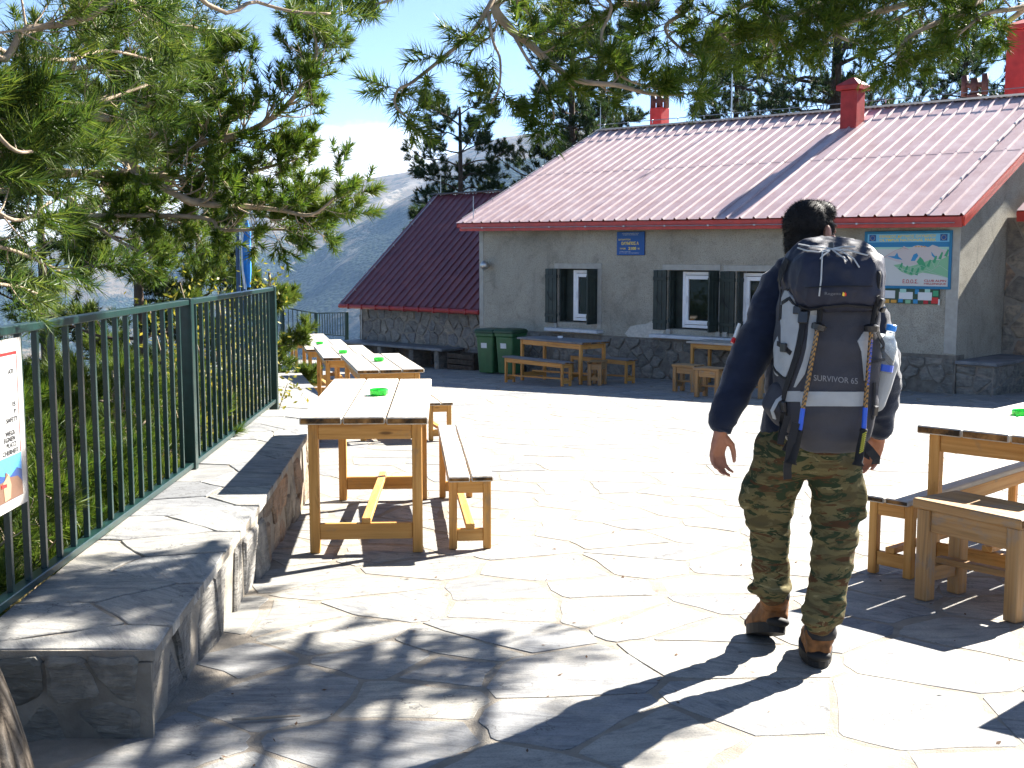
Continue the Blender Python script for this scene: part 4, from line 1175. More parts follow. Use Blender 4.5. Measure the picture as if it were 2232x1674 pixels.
mb = MB(); mb.cbox(wp((A0 + A1) / 2, (C0 + C1) / 2, .012), (A1 - A0, .022, C1 - C0), RW, .003); mb.build('backboard', M['mb'], mp_)
mb = MB()
for u, z, a, b in (((A0 + A1) / 2, C0 + .022, A1 - A0, .045), ((A0 + A1) / 2, C1 - .022, A1 - A0, .045)): mb.cbox(wp(u, z, .03), (a, .02, b), RW, .004); mb.build('frame_bar', M['mb'], mp_); mb = MB()
for u in (A0 + .022, A1 - .022): mb.cbox(wp(u, (C0 + C1) / 2, .03), (.045, .02, C1 - C0 - .092), RW, .004); mb.build('frame_bar', M['mb'], mp_); mb = MB()
def mpoly(name, mt, pts, k, parent=mp_):
    mb = MB(); f = lambda a, b, o: wp(A0 + .046 + a * (A1 - A0 - .092), C0 + .046 + b * (C1 - C0 - .092), o)
    o0 = .0235 + k * .0006
    mb.prism([f(a, b, o0 - .0004) for a, b in pts], [f(a, b, o0) for a, b in pts]); return mb.build(name, mt, parent, fix=True)
mpoly('map_ground', M['m_paper'], [(0, 0), (1, 0), (1, .73), (0, .73)], 0)
mpoly('map_heading_band', M['m_sky'], [(0, .84), (1, .84), (1, 1), (0, 1)], 0)
mpoly('map_sea', M['m_sea'], [(0, .74), (1, .74), (1, .84), (0, .84)], 0)
mpoly('map_foothills', M['m_mint'], [(0, .69), (.2, .71), (.4, .70), (.7, .72), (1, .69), (1, .745), (0, .745)], 1)
mpoly('map_massif', M['m_rock'], [(.22, .55), (.3, .62), (.42, .7), (.46, .765), (.52, .71), (.58, .76), (.63, .78), (.7, .76), (.76, .74), (.8, .785), (.86, .755), (.92, .69), (1, .64), (1, .45), (.5, .4), (.35, .48)], 2)
mpoly('map_snowfield', M['m_lake'], [(.26, .57), (.36, .52), (.45, .5), (.4, .56), (.38, .64), (.35, .57)], 3)
mpoly('map_snowfield', M['m_lake'], [(.55, .48), (.58, .6), (.62, .63), (.64, .58), (.6, .48)], 3)
mpoly('map_snowfield', M['m_lake'], [(.79, .66), (.82, .6), (.87, .52), (.84, .53), (.8, .58)], 3)
mpoly('map_woods', M['m_green2'], [(.34, .4), (.42, .42), (.5, .36), (.6, .4), (.68, .44), (.78, .5), (.9, .5), (1, .58), (1, .16), (.86, .22), (.7, .26), (.56, .2), (.44, .27)], 4)
mpoly('map_woods', M['m_green'], [(.62, .46), (.66, .56), (.7, .5), (.74, .36), (.7, .32)], 5)
for k in range(9):
    x = .4 + k * .068; y = .4 - .1 * math.sin(k * .55) + (.02 * k if k > 3 else 0)
    mpoly('map_woods', M['m_green'], [(x, y - .08), (x + .035, y - .1), (x + .055, y + .03), (x + .04, y + .05)], 5.4)
for k in range(4):
    mpoly('map_peak_tint', M['m_orange'], [(.59 + k * .035, .745), (.605 + k * .035, .77), (.625 + k * .035, .742)], 5)
mb = MB()
pts = [(.08, .42), (.18, .5), (.27, .6), (.36, .68), (.45, .735), (.52, .7)]
f = lambda a, b, o: wp(A0 + .046 + a * (A1 - A0 - .092), C0 + .046 + b * (C1 - C0 - .092), o)
for tr in (pts, [(.35, .37), (.5, .3), (.62, .24), (.74, .3), (.86, .24), (.99, .17)], [(.5, .4), (.6, .34), (.68, .4), (.8, .3), (.9, .4), (.99, .3)], [(.42, .36), (.47, .27)], [(.55, .36), (.56, .26)], [(.8, .48), (.85, .34)], [(.9, .5), (.86, .36)]):
    mb.tube([f(a, b, .0275) for a, b in tr], .0025, 4); mb.build('map_track', M['m_paper'] if tr is not pts else M['m_red'], mp_); mb = MB()
WA, HA = A1 - A0 - .092, C1 - C0 - .092
def mt_(x, y): return A0 + .046 + x * WA, C0 + .046 + y * HA
rows = []
for tx, x, y, w, h in (('ΕΘΝΙΚΟΣ ΔΡΥΜΟΣ ΟΛΥΜΠΟΥ', .155, .925, .69, .055), ('OLYMPUS NATIONAL PARK', .155, .855, .69, .05)):
    u, z = mt_(x, y); rows.append((tx, u, z, w * WA, h * HA, .015))
sgtxt(mp_, 'heading_lettering', M['sg_yel'], rows, .0275)
rows = []
for tx, x, y, w, h in (('Ε.Ο.Ο.Σ.', .46, .05, .19, .075), ('CLUB ALPIN', .72, .085, .26, .042), ('HELLENIQUE', .72, .025, .26, .042)):
    u, z = mt_(x, y); rows.append((tx, u, z, w * WA, h * HA, .015))
sgtxt(mp_, 'club_lettering', M['m_red'], rows, .0275)
for x in (.025, .89):
    mpoly('emblem', M['sg_blue'], [(x, .86), (x + .085, .86), (x + .085, .985), (x, .985)], 3)
    mb = MB()
    for k in range(12):
        a = 2 * math.pi * k / 12; q = f(x + .0425 + .026 * math.cos(a), .922 + .044 * math.sin(a), .0275)
        mb.cbox(q, (.008, .002, .008), RW, .0005); mb.build('emblem_star', M['sg_yel'], mp_); mb = MB()
# small board of stickers below the map
sb_ = thing('sticker_board', 'narrow board covered with club stickers and cards below the map', 'board', tuple(wp(5.4, .75, .01)))
mb = MB(); mb.cbox(wp(5.38, .875, .014), (1.04, .024, .245), RW, .004); mb.build('board', M['bin_lid'], sb_)
cards = [((5.02, .9), (.24, .13), 'sg_white'), ((5.33, .885), (.24, .12), 'sg_white'), ((5.66, .88), (.24, .13), 'sg_white'), ((5.28, .965), (.11, .06), 'm_mint'), ((5.52, .955), (.07, .08), 'm_lake'), ((5.84, .93), (.09, .09), 'm_green'), ((5.83, .815), (.12, .1), 'poster_red'), ((5.68, .785), (.08, .06), 'm_red'), ((5.5, .79), (.08, .07), 'm_lake'), ((5.37, .785), (.09, .06), 'm_green2'), ((5.24, .8), (.08, .06), 'm_lake'), ((5.12, .785), (.1, .05), 'm_orange'), ((4.98, .785), (.12, .06), 'm_orange'), ((5.70, .985), (.09, .09), 'm_mint'), ((5.9, .79), (.03, .1), 'sg_white')]
for i, ((u, z), (a, b), k) in enumerate(cards):
    mb = MB(); mb.cbox(wp(u, z, .029 + .0012 * (i % 4)), (a, .003, b), RW, .001); mb.build('card' if 'white' in k else 'sticker', M[k], sb_)
# flagpole with a furled flag beyond the railing
fpz = -1.2
c = P(526, 600, 14.0)
t = thing('flagpole', 'pair of blue flagpoles with a furled blue and white flag beyond the railing', 'flagpole', (c.x, 14.0, -1.6))
M['pole_blue'] = plain('blue_pole_paint', (.02, .06, .14), .4, .4, var=.2); M['flag_blue'] = plain('blue_flag_cloth', (.02, .16, .5), .8, .2, var=.2); M['flag_white'] = plain('white_flag_cloth', (.6, .65, .7), .8, .2, var=.1)
for x in (520, 533):
    a = P(x, 620, 14); mb = MB(); mb.tube([(a.x, 14, -2.6), (a.x, 14, P(x, 360, 14).z)], .026, 8); mb.build('pole', M['pole_blue'], t)
mb = MB(); q0 = P(538, 480, 14)
prf = [(0, .02), (.15, .045), (.35, .055), (.6, .05), (.8, .02)]
mb.tube([q0 + Vector((.01 * math.sin(k * 2), -.03, -a)) for k, (a, r) in enumerate(prf)], [r for a, r in prf], 7); mb.build('furled_flag', M['flag_blue'], t)
mb = MB(); mb.tube([q0 + Vector((-.045 + .008 * math.sin(k * 2), -.04, -a - .02)) for k, (a, r) in enumerate(prf)], [r * .45 for a, r in prf], 6); mb.build('white_stripe', M['flag_white'], t)
# ------------------------------------------------------------------ the hiker
def chain(mb, pts, rad, n=14, squash=None, ref=(0, 1, 0)):
    """closed tapered limb through pts, rounded ends; squash[i] scales the section along ref"""
    pts = [Vector(p) for p in pts]; m = len(pts)
    squash = squash or [1.0] * m
    P2, R2, S2 = [], [], []
    d0 = (pts[1] - pts[0]).normalized(); d1 = (pts[-1] - pts[-2]).normalized()
    for f in (1.0, .75, .4): P2.append(pts[0] - d0 * rad[0] * f * .8); R2.append(rad[0] * math.sqrt(max(.02, 1 - f * f))); S2.append(squash[0])
    P2 += pts; R2 += list(rad); S2 += squash
    for f in (.4, .75, 1.0): P2.append(pts[-1] + d1 * rad[-1] * f * .8); R2.append(rad[-1] * math.sqrt(max(.02, 1 - f * f))); S2.append(squash[-1])
    ref = Vector(ref); rings = []
    for i, p in enumerate(P2):
        t = (P2[min(i + 1, len(P2) - 1)] - P2[max(i - 1, 0)]).normalized()
        b = ref - t * ref.dot(t)
        b = b.normalized() if b.length > .05 else t.orthogonal().normalized()
        a = b.cross(t)
        rings.append([p + (a * math.cos(2 * math.pi * k / n) + b * math.sin(2 * math.pi * k / n) * S2[i]) * R2[i] for k in range(n)])
    mb.rings(rings)
def ell(mb, c, r, rot=None, n=16, m=10):
    rot = rot or Matrix.Identity(3); rings = []
    for j in range(m):
        a = -math.pi / 2 + math.pi * (j + .5) / m if 0 < j < m - 1 else (-math.pi / 2 + .08 if j == 0 else math.pi / 2 - .08)
        rings.append([Vector(c) + rot @ Vector((r[0] * math.cos(a) * math.cos(2 * math.pi * k / n), r[1] * math.cos(a) * math.sin(2 * math.pi * k / n), r[2] * math.sin(a))) for k in range(n)])
    mb.rings(rings)
def organic(name, mb, voxel, smooth, mats, parent, wr=None, world_at=None):
    o = mb.build(name, mats, None, fix=True)
    md = o.modifiers.new('remesh', 'REMESH'); md.mode = 'VOXEL'; md.voxel_size = voxel; md.use_smooth_shade = True
    sm = o.modifiers.new('smooth', 'SMOOTH'); sm.factor = .5; sm.iterations = smooth
    finish_mesh(o, None)
    me = o.data; n = len(me.vertices)
    co_ = np.empty(n * 3, dtype=np.float32); me.vertices.foreach_get('co', co_); co_ = co_.reshape(-1, 3)
    if wr:
        no = np.empty(n * 3, dtype=np.float32); me.vertices.foreach_get('normal', no); no = no.reshape(-1, 3)
        d = np.array([wr(Vector(c)) for c in co_], dtype=np.float32)
        co_ = co_ + no * d[:, None]
    off = Vector(parent['_at']) if parent is not None and '_at' in parent else Vector((0, 0, 0))
    co_ = co_ - np.array(off, dtype=np.float32)
    me.vertices.foreach_set('co', co_.ravel())
    me.polygons.foreach_set('use_smooth', [True] * len(me.polygons)); me.update()
    if not me.materials:
        for m in (mats if isinstance(mats, (list, tuple)) else [mats]): me.materials.append(m)
    if parent is not None: o.parent = parent
    return o
def ridged(v, s, sz, seed):
    return 1 - 2 * abs(mnoise.noise(Vector((v.x * s + seed, v.y * s, v.z * sz))))
# materials
m = mat('skin'); b = NB(m); p = b.pos()
b.out(b.ramp(b.noise(p, 30, 4), [(.3, (.33, .13, .07)), (.7, (.43, .19, .11))]), .5, b.bump(b.noise(p, 220, 3), .002, .4), .4, Subsurface_Weight=.12, Subsurface_Radius=(.02, .008, .004)); M['skin'] = m
m = mat('navy_fleece'); b = NB(m); p = b.pos()
b.out(b.ramp(b.noise(p, 14, 6), [(.3, (.009, .013, .027)), (.7, (.016, .022, .042))]), .9, b.bump(b.noise(p, 260, 3), .003, .6), .15, Sheen_Weight=.35, Sheen_Roughness=.4); M['fleece'] = m
m = mat('camouflage_cloth'); b = NB(m); p = b.pos()
st = b.map(p, (5, 5, 15), (.12, .1, 0)); f = b.noise(st, 1, 5, .62, 1.3); f2 = b.noise(b.map(p, (5.5, 5.5, 17), (-.1, .15, 0), (3.1, 5, 2)), 1, 5, .6, 1.5)
f3 = b.noise(b.map(p, (6, 6, 24), (.05, -.2, 0), (9, 2, 7)), 1, 5, .62, 1.2)
c = b.ramp(f, [(.46, (.08, .064, .03)), (.5, (.12, .1, .046))])
c = b.mix(b.ramp(f2, [(.53, (0,) * 3), (.55, (1,) * 3)]), c, (.028, .04, .02))
c = b.mix(b.ramp(f3, [(.57, (0,) * 3), (.585, (1,) * 3)]), c, (.075, .038, .018))
c = b.mix(b.ramp(f, [(.62, (0,) * 3), (.635, (1,) * 3)]), c, (.18, .155, .08))
b.out(c, .9, b.bump(b.noise(p, 400, 2), .001, .4), .12); M['camo'] = m
M['boot'] = plain('brown_boot_leather', (.15, .062, .018), .75, .3, var=.5, scale=26, bump=.8, bscale=70)
M['sole'] = plain('black_boot_sole', (.012, .012, .012), .7, .3, var=.2)
M['hair'] = plain('dark_hair', (.009, .007, .006), .7, .25, var=.3, scale=60)
M['pack'] = plain('charcoal_pack_cloth', (.04, .04, .049), .75, .3, var=.18, scale=9, bump=.35, bscale=300)
M['pack_lid'] = plain('navy_charcoal_lid_cloth', (.016, .018, .033), .6, .35, var=.2, scale=9, bump=.3, bscale=300)
M['pack_grey'] = plain('pale_grey_pack_cloth', (.34, .35, .355), .75, .3, var=.1, scale=12, bump=.3, bscale=300)
M['strap'] = plain('black_webbing', (.011, .011, .013), .7, .35, var=.25, bump=.3, bscale=400)
M['buckle'] = plain('black_plastic_buckle', (.016, .016, .018), .35, .5, var=.1)
M['cord'] = plain('pale_elastic_cord', (.5, .5, .48), .7, .2, var=.1)
M['print'] = flat('grey_print', (.2, .2, .21), .6); M['print_dim'] = flat('dim_grey_print', (.13, .13, .14), .6)

hk = bpy.data.objects.new('person', None)
PY = 4.22
def J(x, y, d=PY): return P(x, y, d)
HC = J(1769, 509, 4.25); YAW = R(-55)
HR = Matrix.Rotation(YAW, 3, 'Z')       # columns: right, forward, up of the head
def H(r, f, u): return HC + HR @ Vector((r, f, u))
shL, elL, wrL = J(1700, 634, 4.24), J(1625, 795, 4.16), J(1571, 936, 4.10)
shR, elR, wrR = J(1856, 634, 4.24), J(1926, 800, 4.22), J(1917, 948, 4.42)
hipL, knL, anL = J(1710, 975, 4.26), J(1676, 1128, 4.40), J(1681, 1290, 4.43)
hipR, knR, anR = J(1806, 980, 4.26), J(1822, 1128, 4.27), J(1790, 1362, 4.21)
mb = MB()
ell(mb, H(0, -.018, .028), (.073, .094, .084), HR); ell(mb, H(0, .035, -.03), (.061, .062, .085), HR); ell(mb, H(0, .042, -.078), (.046, .05, .036), HR)
chain(mb, [H(0, .094, .012), H(0, .112, -.022)], [.009, .014], 10); ell(mb, H(0, .09, .028), (.045, .012, .012), HR)
ell(mb, H(0, .093, -.055), (.024, .012, .008), HR); ell(mb, H(0, .092, -.066), (.021, .012, .008), HR); ell(mb, H(0, .083, -.098), (.02, .018, .016), HR)
for s in (-1, 1):
    ell(mb, H(s * .08, -.006, -.006), (.012, .023, .036), HR @ Matrix.Rotation(R(s * 22), 3, 'Z')); ell(mb, H(s * .03, .085, .008), (.012, .01, .009), HR); ell(mb, H(s * .042, .066, -.03), (.022, .022, .022), HR)
chain(mb, [H(0, -.03, -.05), J(1766, 580, 4.24), J(1768, 625, 4.24)], [.058, .06, .075])
chain(mb, [J(1772, 640, 4.25), J(1775, 740, 4.26), J(1765, 870, 4.27), J(1758, 965, 4.27)], [.15, .15, .135, .145], 18, [.62, .66, .66, .68])
chain(mb, [J(1735, 625, 4.25), shL, elL, wrL], [.06, .055, .04, .027]); chain(mb, [J(1815, 625, 4.25), shR, elR, wrR], [.06, .055, .04, .027])
chain(mb, [hipL, knL, anL], [.085, .055, .04]); chain(mb, [hipR, knR, anR], [.085, .055, .04])
fl0, fr0 = J(1660, 1372, 4.52), J(1786, 1438, 4.30)
chain(mb, [anL, J(1686, 1305, 4.45)], [.034, .03]); chain(mb, [anR, J(1787, 1385, 4.225)], [.034, .03])
def hand(mb, W_, D, T, C, s=1.0, curl=1.0):
    """W_ wrist, D towards the fingers, T towards the thumb, C towards the palm side"""
    D, T, C = D.normalized(), T.normalized(), C.normalized()
    K = W_ + D * .088 * s
    for t, k in ((-.026, .94), (-.009, 1.0), (.009, 1.0), (.026, .97)):
        chain(mb, [W_ + T * t * .55 * s, W_ + D * .045 * s + T * t * .9 * s + C * .002, W_ + D * .086 * s * k + T * t * s], [.015 * s, .0145 * s, .0105 * s], 10)
    for t, L, sp in ((-.0285, .07, -.1), (-.0095, .086, -.03), (.0095, .092, .02), (.0285, .082, .07)):
        p = K + T * t * s * 1.05 - D * (.006 if abs(t) > .02 else 0); dirv = (D + T * sp * .8).normalized(); pts = [p - dirv * .012]; ang = .15 * curl
        q = p.copy(); pts.append(q.copy())
        for seg, da in ((.45, .32), (.30, .5), (.25, .38)):
            ang += da * curl; dd = dirv * math.cos(ang) + C * math.sin(ang)
            q = q + dd * L * seg * s; pts.append(q.copy())
        chain(mb, pts, [.0098 * s, .0098 * s, .0088 * s, .0078 * s, .0066 * s], 8)
    b0 = W_ + D * .018 * s + T * .022 * s + C * .008
    t1 = b0 + (D * .6 + T * .8 + C * .25).normalized() * .04 * s
    t2 = t1 + (D * .95 + T * .3 + C * .2).normalized() * .034 * s
    t3 = t2 + (D * 1.0 + T * .0 + C * .25).normalized() * .028 * s
    chain(mb, [b0, t1, t2, t3], [.016 * s, .0125 * s, .0105 * s, .0075 * s], 9)
hand(mb, wrL + Vector((-.002, 0, -.012)), Vector((-.12, -.02, -1)), Vector((.78, .6, -.1)), Vector((.55, -.8, -.1)), .98, 1.05)
hand(mb, wrR + Vector((-.002, .01, -.012)), Vector((-.22, .35, -1)), Vector((-.8, .5, .1)), Vector((-.5, -.6, -.2)), .98, 1.2)
body = organic('person', mb, .0052, 3, M['skin'], None)
bpy.data.objects.remove(hk)
tag(body, 'person in a navy fleece and camouflage trousers walking away under a rucksack', 'person')
hk = body
# hair
mb = MB()
ell(mb, H(0, -.026, .034), (.079, .096, .088), HR); ell(mb, H(0, -.05, -.02), (.066, .062, .075), HR); chain(mb, [H(0, -.062, -.05), H(0, -.06, -.085)], [.055, .045], 14)
ell(mb, H(0, .03, .075), (.068, .062, .045), HR); 
for s in (-1, 1): ell(mb, H(s * .063, .022, .02), (.014, .026, .032), HR)
hair = organic('hair', mb, .006, 3, M['hair'], hk, lambda v: .0015 * mnoise.noise(v * 40))
def strands(o, n, ln, w, mt, name, zmin=None, lay=(0, -.3, -.5)):
    me = o.data; pl = me.polygons; k = len(pl)
    cs = np.empty(k * 3, dtype=np.float32); pl.foreach_get('center', cs); ns = np.empty(k * 3, dtype=np.float32); pl.foreach_get('normal', ns)
    cs, ns = cs.reshape(-1, 3), ns.reshape(-1, 3); i = rng.integers(0, k, n); c, q = cs[i], ns[i]
    d = q * .8 + np.array(lay) + rng.normal(0, .35, (n, 3)); d /= np.linalg.norm(d, axis=1)[:, None]
    sd_ = np.cross(d, rng.normal(0, 1, (n, 3))); sd_ /= np.linalg.norm(sd_, axis=1)[:, None]
    L = ln * rng.uniform(.6, 1.2, (n, 1)); T = np.stack([c - sd_ * w - q * .002, c + sd_ * w - q * .002, c + d * L], 1)
    return tri_mesh(name, T, mt, o, kind='stuff')
strands(hair, 9000, .013, .0007, M['hair'], 'hair_strands')
# fleece
mb = MB()
chain(mb, [J(1770, 612, 4.25), J(1772, 660, 4.25), J(1775, 740, 4.26), J(1765, 870, 4.27), J(1758, 935, 4.27)], [.13, .185, .18, .16, .165], 20, [.7, .62, .68, .72, .72])
chain(mb, [J(1740, 608, 4.25), J(1700, 627, 4.24), J(1668, 712, 4.20), elL, J(1590, 880, 4.12), J(1572, 922, 4.1)], [.07, .078, .073, .062, .052, .041])
chain(mb, [J(1812, 608, 4.25), J(1856, 627, 4.24), J(1898, 712, 4.23), elR, J(1926, 880, 4.34), J(1918, 932, 4.41)], [.07, .078, .07, .062, .052, .042])
for px_, py_, d_, r in ((1722, 585, 4.2, .045), (1740, 566, 4.16, .045), (1768, 560, 4.13, .045), (1800, 568, 4.16, .042), (1812, 588, 4.2, .04)): ell(mb, J(px_, py_, d_), (r, r, r * 1.0))
chain(mb, [J(1742, 590, 4.24), J(1700, 618, 4.22)], [.06, .055])
def wr_f(v):
    arm = v.x < J(1670, 700).x or v.x > J(1890, 700).x
    a = .0085 * ridged(Vector((v.x + v.z * .5, v.y, v.z)), 6, 12, 1.0) + .004 * ridged(v, 15, 22, 4.0)
    return a
fleece = organic('fleece_jacket', mb, .008, 4, M['fleece'], hk, wr_f)
def cuff(w_, a, r, nm):
    mb = MB(); d = (w_ - a).normalized(); c = w_ - d * .012
    mb.tube([c - d * .045, c - d * .04, c - d * .02, c + d * .012, c + d * .016], [r * .9, r * 1.06, r, r * .97, r * .8], 16); mb.build(nm, M['fleece'], hk, smooth=True)
cuff(J(1570, 938, 4.1), J(1588, 885, 4.12), .041, 'cuff'); cuff(J(1917, 944, 4.42), J(1925, 890, 4.35), .041, 'cuff')
mb = MB(); mb.tube([J(1612, 705, 4.17), J(1601, 735, 4.165)], .006, 6); mb.build('sleeve_badge', M['sg_white'], hk)
mb = MB(); mb.tube([J(1600, 737, 4.165), J(1596, 747, 4.16)], .008, 6); mb.build('sleeve_badge', M['poster_red'], hk)
# trousers
mb = MB()
chain(mb, [J(1757, 905, 4.27), J(1757, 945, 4.27), J(1756, 975, 4.27)], [.152, .162, .15], 20, [.72, .74, .74])
chain(mb, [J(1710, 975, 4.27), J(1685, 1060, 4.33), J(1674, 1120, 4.38), J(1676, 1150, 4.39), J(1677, 1210, 4.4), J(1683, 1262, 4.42), J(1682, 1278, 4.42), J(1680, 1290, 4.42)], [.105, .093, .08, .074, .066, .068, .07, .055], 18)
chain(mb, [J(1808, 980, 4.27), J(1823, 1060, 4.28), J(1822, 1120, 4.28), J(1818, 1180, 4.26), J(1811, 1250, 4.24), J(1800, 1310, 4.22), J(1790, 1345, 4.21), J(1788, 1358, 4.21)], [.106, .093, .085, .078, .071, .066, .067, .05], 18)
ell(mb, J(1722, 985, 4.2), (.085, .075, .09)); ell(mb, J(1792, 985, 4.2), (.085, .075, .09))
# cargo pockets
PR = Matrix.Rotation(R(14), 3, 'Y')
ell(mb, J(1634, 1066, 4.33), (.028, .065, .075), PR); ell(mb, J(1869, 1085, 4.27), (.028, .065, .09), Matrix.Rotation(R(-4), 3, 'Y'))
ell(mb, J(1690, 1286, 4.38), (.05, .05, .018)); ell(mb, J(1652, 1284, 4.42), (.03, .04, .016)); ell(mb, J(1776, 1352, 4.19), (.05, .05, .017)); ell(mb, J(1812, 1350, 4.2), (.035, .04, .018))
zkL, zkR = J(0, 1125).z, J(0, 1150).z
def wr_t(v):
    k = 1.0
    zc = zkL if v.x < J(1750, 1100).x else zkR
    k += 1.5 * math.exp(-((v.z - zc + .02) / .08) ** 2) + 1.1 * math.exp(-((v.z - .2) / .06) ** 2)
    t = v.z * 9 + v.x * 5
    return .0055 * k * ridged(v, 6, 15, 2.0) + .0035 * ridged(Vector((v.x + v.z * .6, v.y, v.z)), 13, 24, 7) + .002 * mnoise.noise(v * 45)
tr = organic('camouflage_trousers', mb, .0075, 3, M['camo'], hk, wr_t)
# boots
def boot(heel, toe, up, ank, nm):
    heel, toe, ank = Vector(heel), Vector(toe), Vector(ank); f = (toe - heel).normalized(); L = (toe - heel).length
    u = Vector(up); u = (u - f * u.dot(f)).normalized(); s = f.cross(u)
    def q(a, b, c): return heel + f * a * L + s * b + u * c
    mb = MB()
    chain(mb, [q(.17, 0, .05), q(.18, 0, .10), ank], [.050, .053, .058], 18)
    chain(mb, [q(.13, 0, .05), q(.35, 0, .06), q(.6, 0, .05), q(.86, 0, .045)], [.048, .053, .055, .047], 16)
    chain(mb, [q(.2, 0, .10), q(.5, 0, .085), q(.7, 0, .068)], [.05, .047, .042], 14)
    for sx in (-1, 1): chain(mb, [q(.05, sx * .02, .06), q(.1, sx * .03, .12)], [.024, .022], 10)
    o = organic('boot', mb, .006, 3, M['boot'], hk, lambda v: .0015 * mnoise.noise(v * 50) + .0012 * ridged(v, 30, 30, 3))
    mb = MB(); out = []
    for k in range(22):
        a = 2 * math.pi * k / 22; x = .5 - .53 * math.cos(a); w = (.053 + .008 * math.sin(x * 3.1)) * math.copysign(abs(math.sin(a)) ** .7, math.sin(a))
        out.append((x, w))
    mb.prism([q(x, w, -.006) for x, w in out], [q(x, w * 1.04, .034) for x, w in out]); s1 = mb.build('sole', M['sole'], o, fix=True)
    mb = MB()
    ell(mb, q(.035, 0, .036), (.047, .034, .022), Matrix((s, f, u)).transposed()); mb.build('rand', M['sole'], o, smooth=True)
    mb = MB(); ell(mb, q(.93, 0, .045), (.046, .036, .03), Matrix((s, f, u)).transposed()); mb.build('toe_cap', M['sole'], o, smooth=True)
    mb = MB(); mb.tube([ank - u * .012, ank + u * .006, ank + u * .04], [.058, .061, .056], 16); mb.build('collar', M['strap'], o, smooth=True)
    mb = MB(); mb.tube([q(.02, 0, .10), q(-.005, 0, .135), q(.03, 0, .15)], .006, 6); mb.build('heel_loop', M['strap'], o)
    return o
hR = Vector((J(1784, 1456, 4.19).x, 4.19, gz(4.2) + .014))
boot(hR, hR + Vector((.05, .29, 0)), (0, 0, 1), J(1788, 1380, 4.235) , 'boot')
hL = J(1697, 1376, 4.44); boot(hL, J(1641, 1383, 4.66), (.15, .1, 1), J(1688, 1300, 4.47), 'boot')

# ------------------------------------------------------------------ rucksack
rk = thing('rucksack', 'tall charcoal and grey hiking rucksack on the walking person', 'rucksack', tuple(J(1800, 975, 3.98)))
def Z6(x, y): return 1500 + x / 2.86, 420 + y / 2.86
def sring(x0, x1, y, d, t, e=3.2, n=28):
    a, b = P(x0, y, d), P(x1, y, d); c = (a + b) / 2; w = (b - a).length / 2; pts = []
    for k in range(n):
        an = 2 * math.pi * k / n; cx, sy = math.cos(an), math.sin(an)
        pts.append(c + Vector((w * math.copysign(abs(cx) ** (2 / e), cx), t / 2 * math.copysign(abs(sy) ** (2 / e), sy), 0)))
    return pts
mb = MB()
mb.rings([sring(1758, 1846, 978, 4.0, .12), sring(1742, 1868, 972, 3.99, .2), sring(1718, 1886, 945, 3.98, .25), sring(1700, 1898, 890, 3.97, .28), sring(1694, 1906, 820, 3.97, .29), sring(1697, 1908, 740, 3.97, .29), sring(1702, 1908, 680, 3.98, .28), sring(1708, 1904, 640, 3.98, .26), sring(1720, 1890, 610, 3.98, .2)])
pk = organic('pack_body', mb, .008, 4, M['pack'], rk, lambda v: .006 * ridged(v, 5, 8, 3) + .003 * ridged(v, 12, 16, 8))
mb = MB()
mb.rings([sring(1742, 1896, 668, 3.96, .30), sring(1726, 1906, 655, 3.95, .34), sring(1718, 1909, 630, 3.95, .36), sring(1716, 1909, 600, 3.96, .36), sring(1720, 1904, 572, 3.97, .34), sring(1732, 1893, 548, 3.99, .28), sring(1748, 1870, 532, 4.02, .2), sring(1770, 1840, 526, 4.04, .1)])
ld = organic('pack_lid', mb, .008, 3, M['pack_lid'], rk, lambda v: .011 * ridged(v, 6, 6, 11) + .007 * ridged(v, 17, 9, 2) + .003 * ridged(v, 30, 20, 4))
mb = MB()     # side pockets
chain(mb, [P(1716, 690, 3.98), P(1710, 760, 3.97), P(1708, 810, 3.97)], [.02, .032, .03], 16, [2.2, 2.2, 2.2])
organic('side_pocket', mb, .008, 3, M['pack_grey'], rk, lambda v: .004 * ridged(v, 9, 9, 5))
mb = MB(); chain(mb, [P(1700, 850, 3.97), P(1694, 880, 3.97), P(1704, 905, 3.98)], [.035, .05, .04], 16, [1.7, 1.7, 1.7])
organic('side_pocket', mb, .008, 3, M['pack'], rk, lambda v: .004 * ridged(v, 9, 9, 6))
mb = MB(); chain(mb, [P(1921, 752, 4.0), P(1923, 790, 4.0), P(1914, 830, 3.99), P(1905, 880, 3.98)], [.048, .052, .045, .035], 16, [1.4, 1.5, 1.5, 1.5])
organic('bottle_pocket', mb, .008, 3, M['pack_grey'], rk, lambda v: .003 * ridged(v, 12, 12, 9))
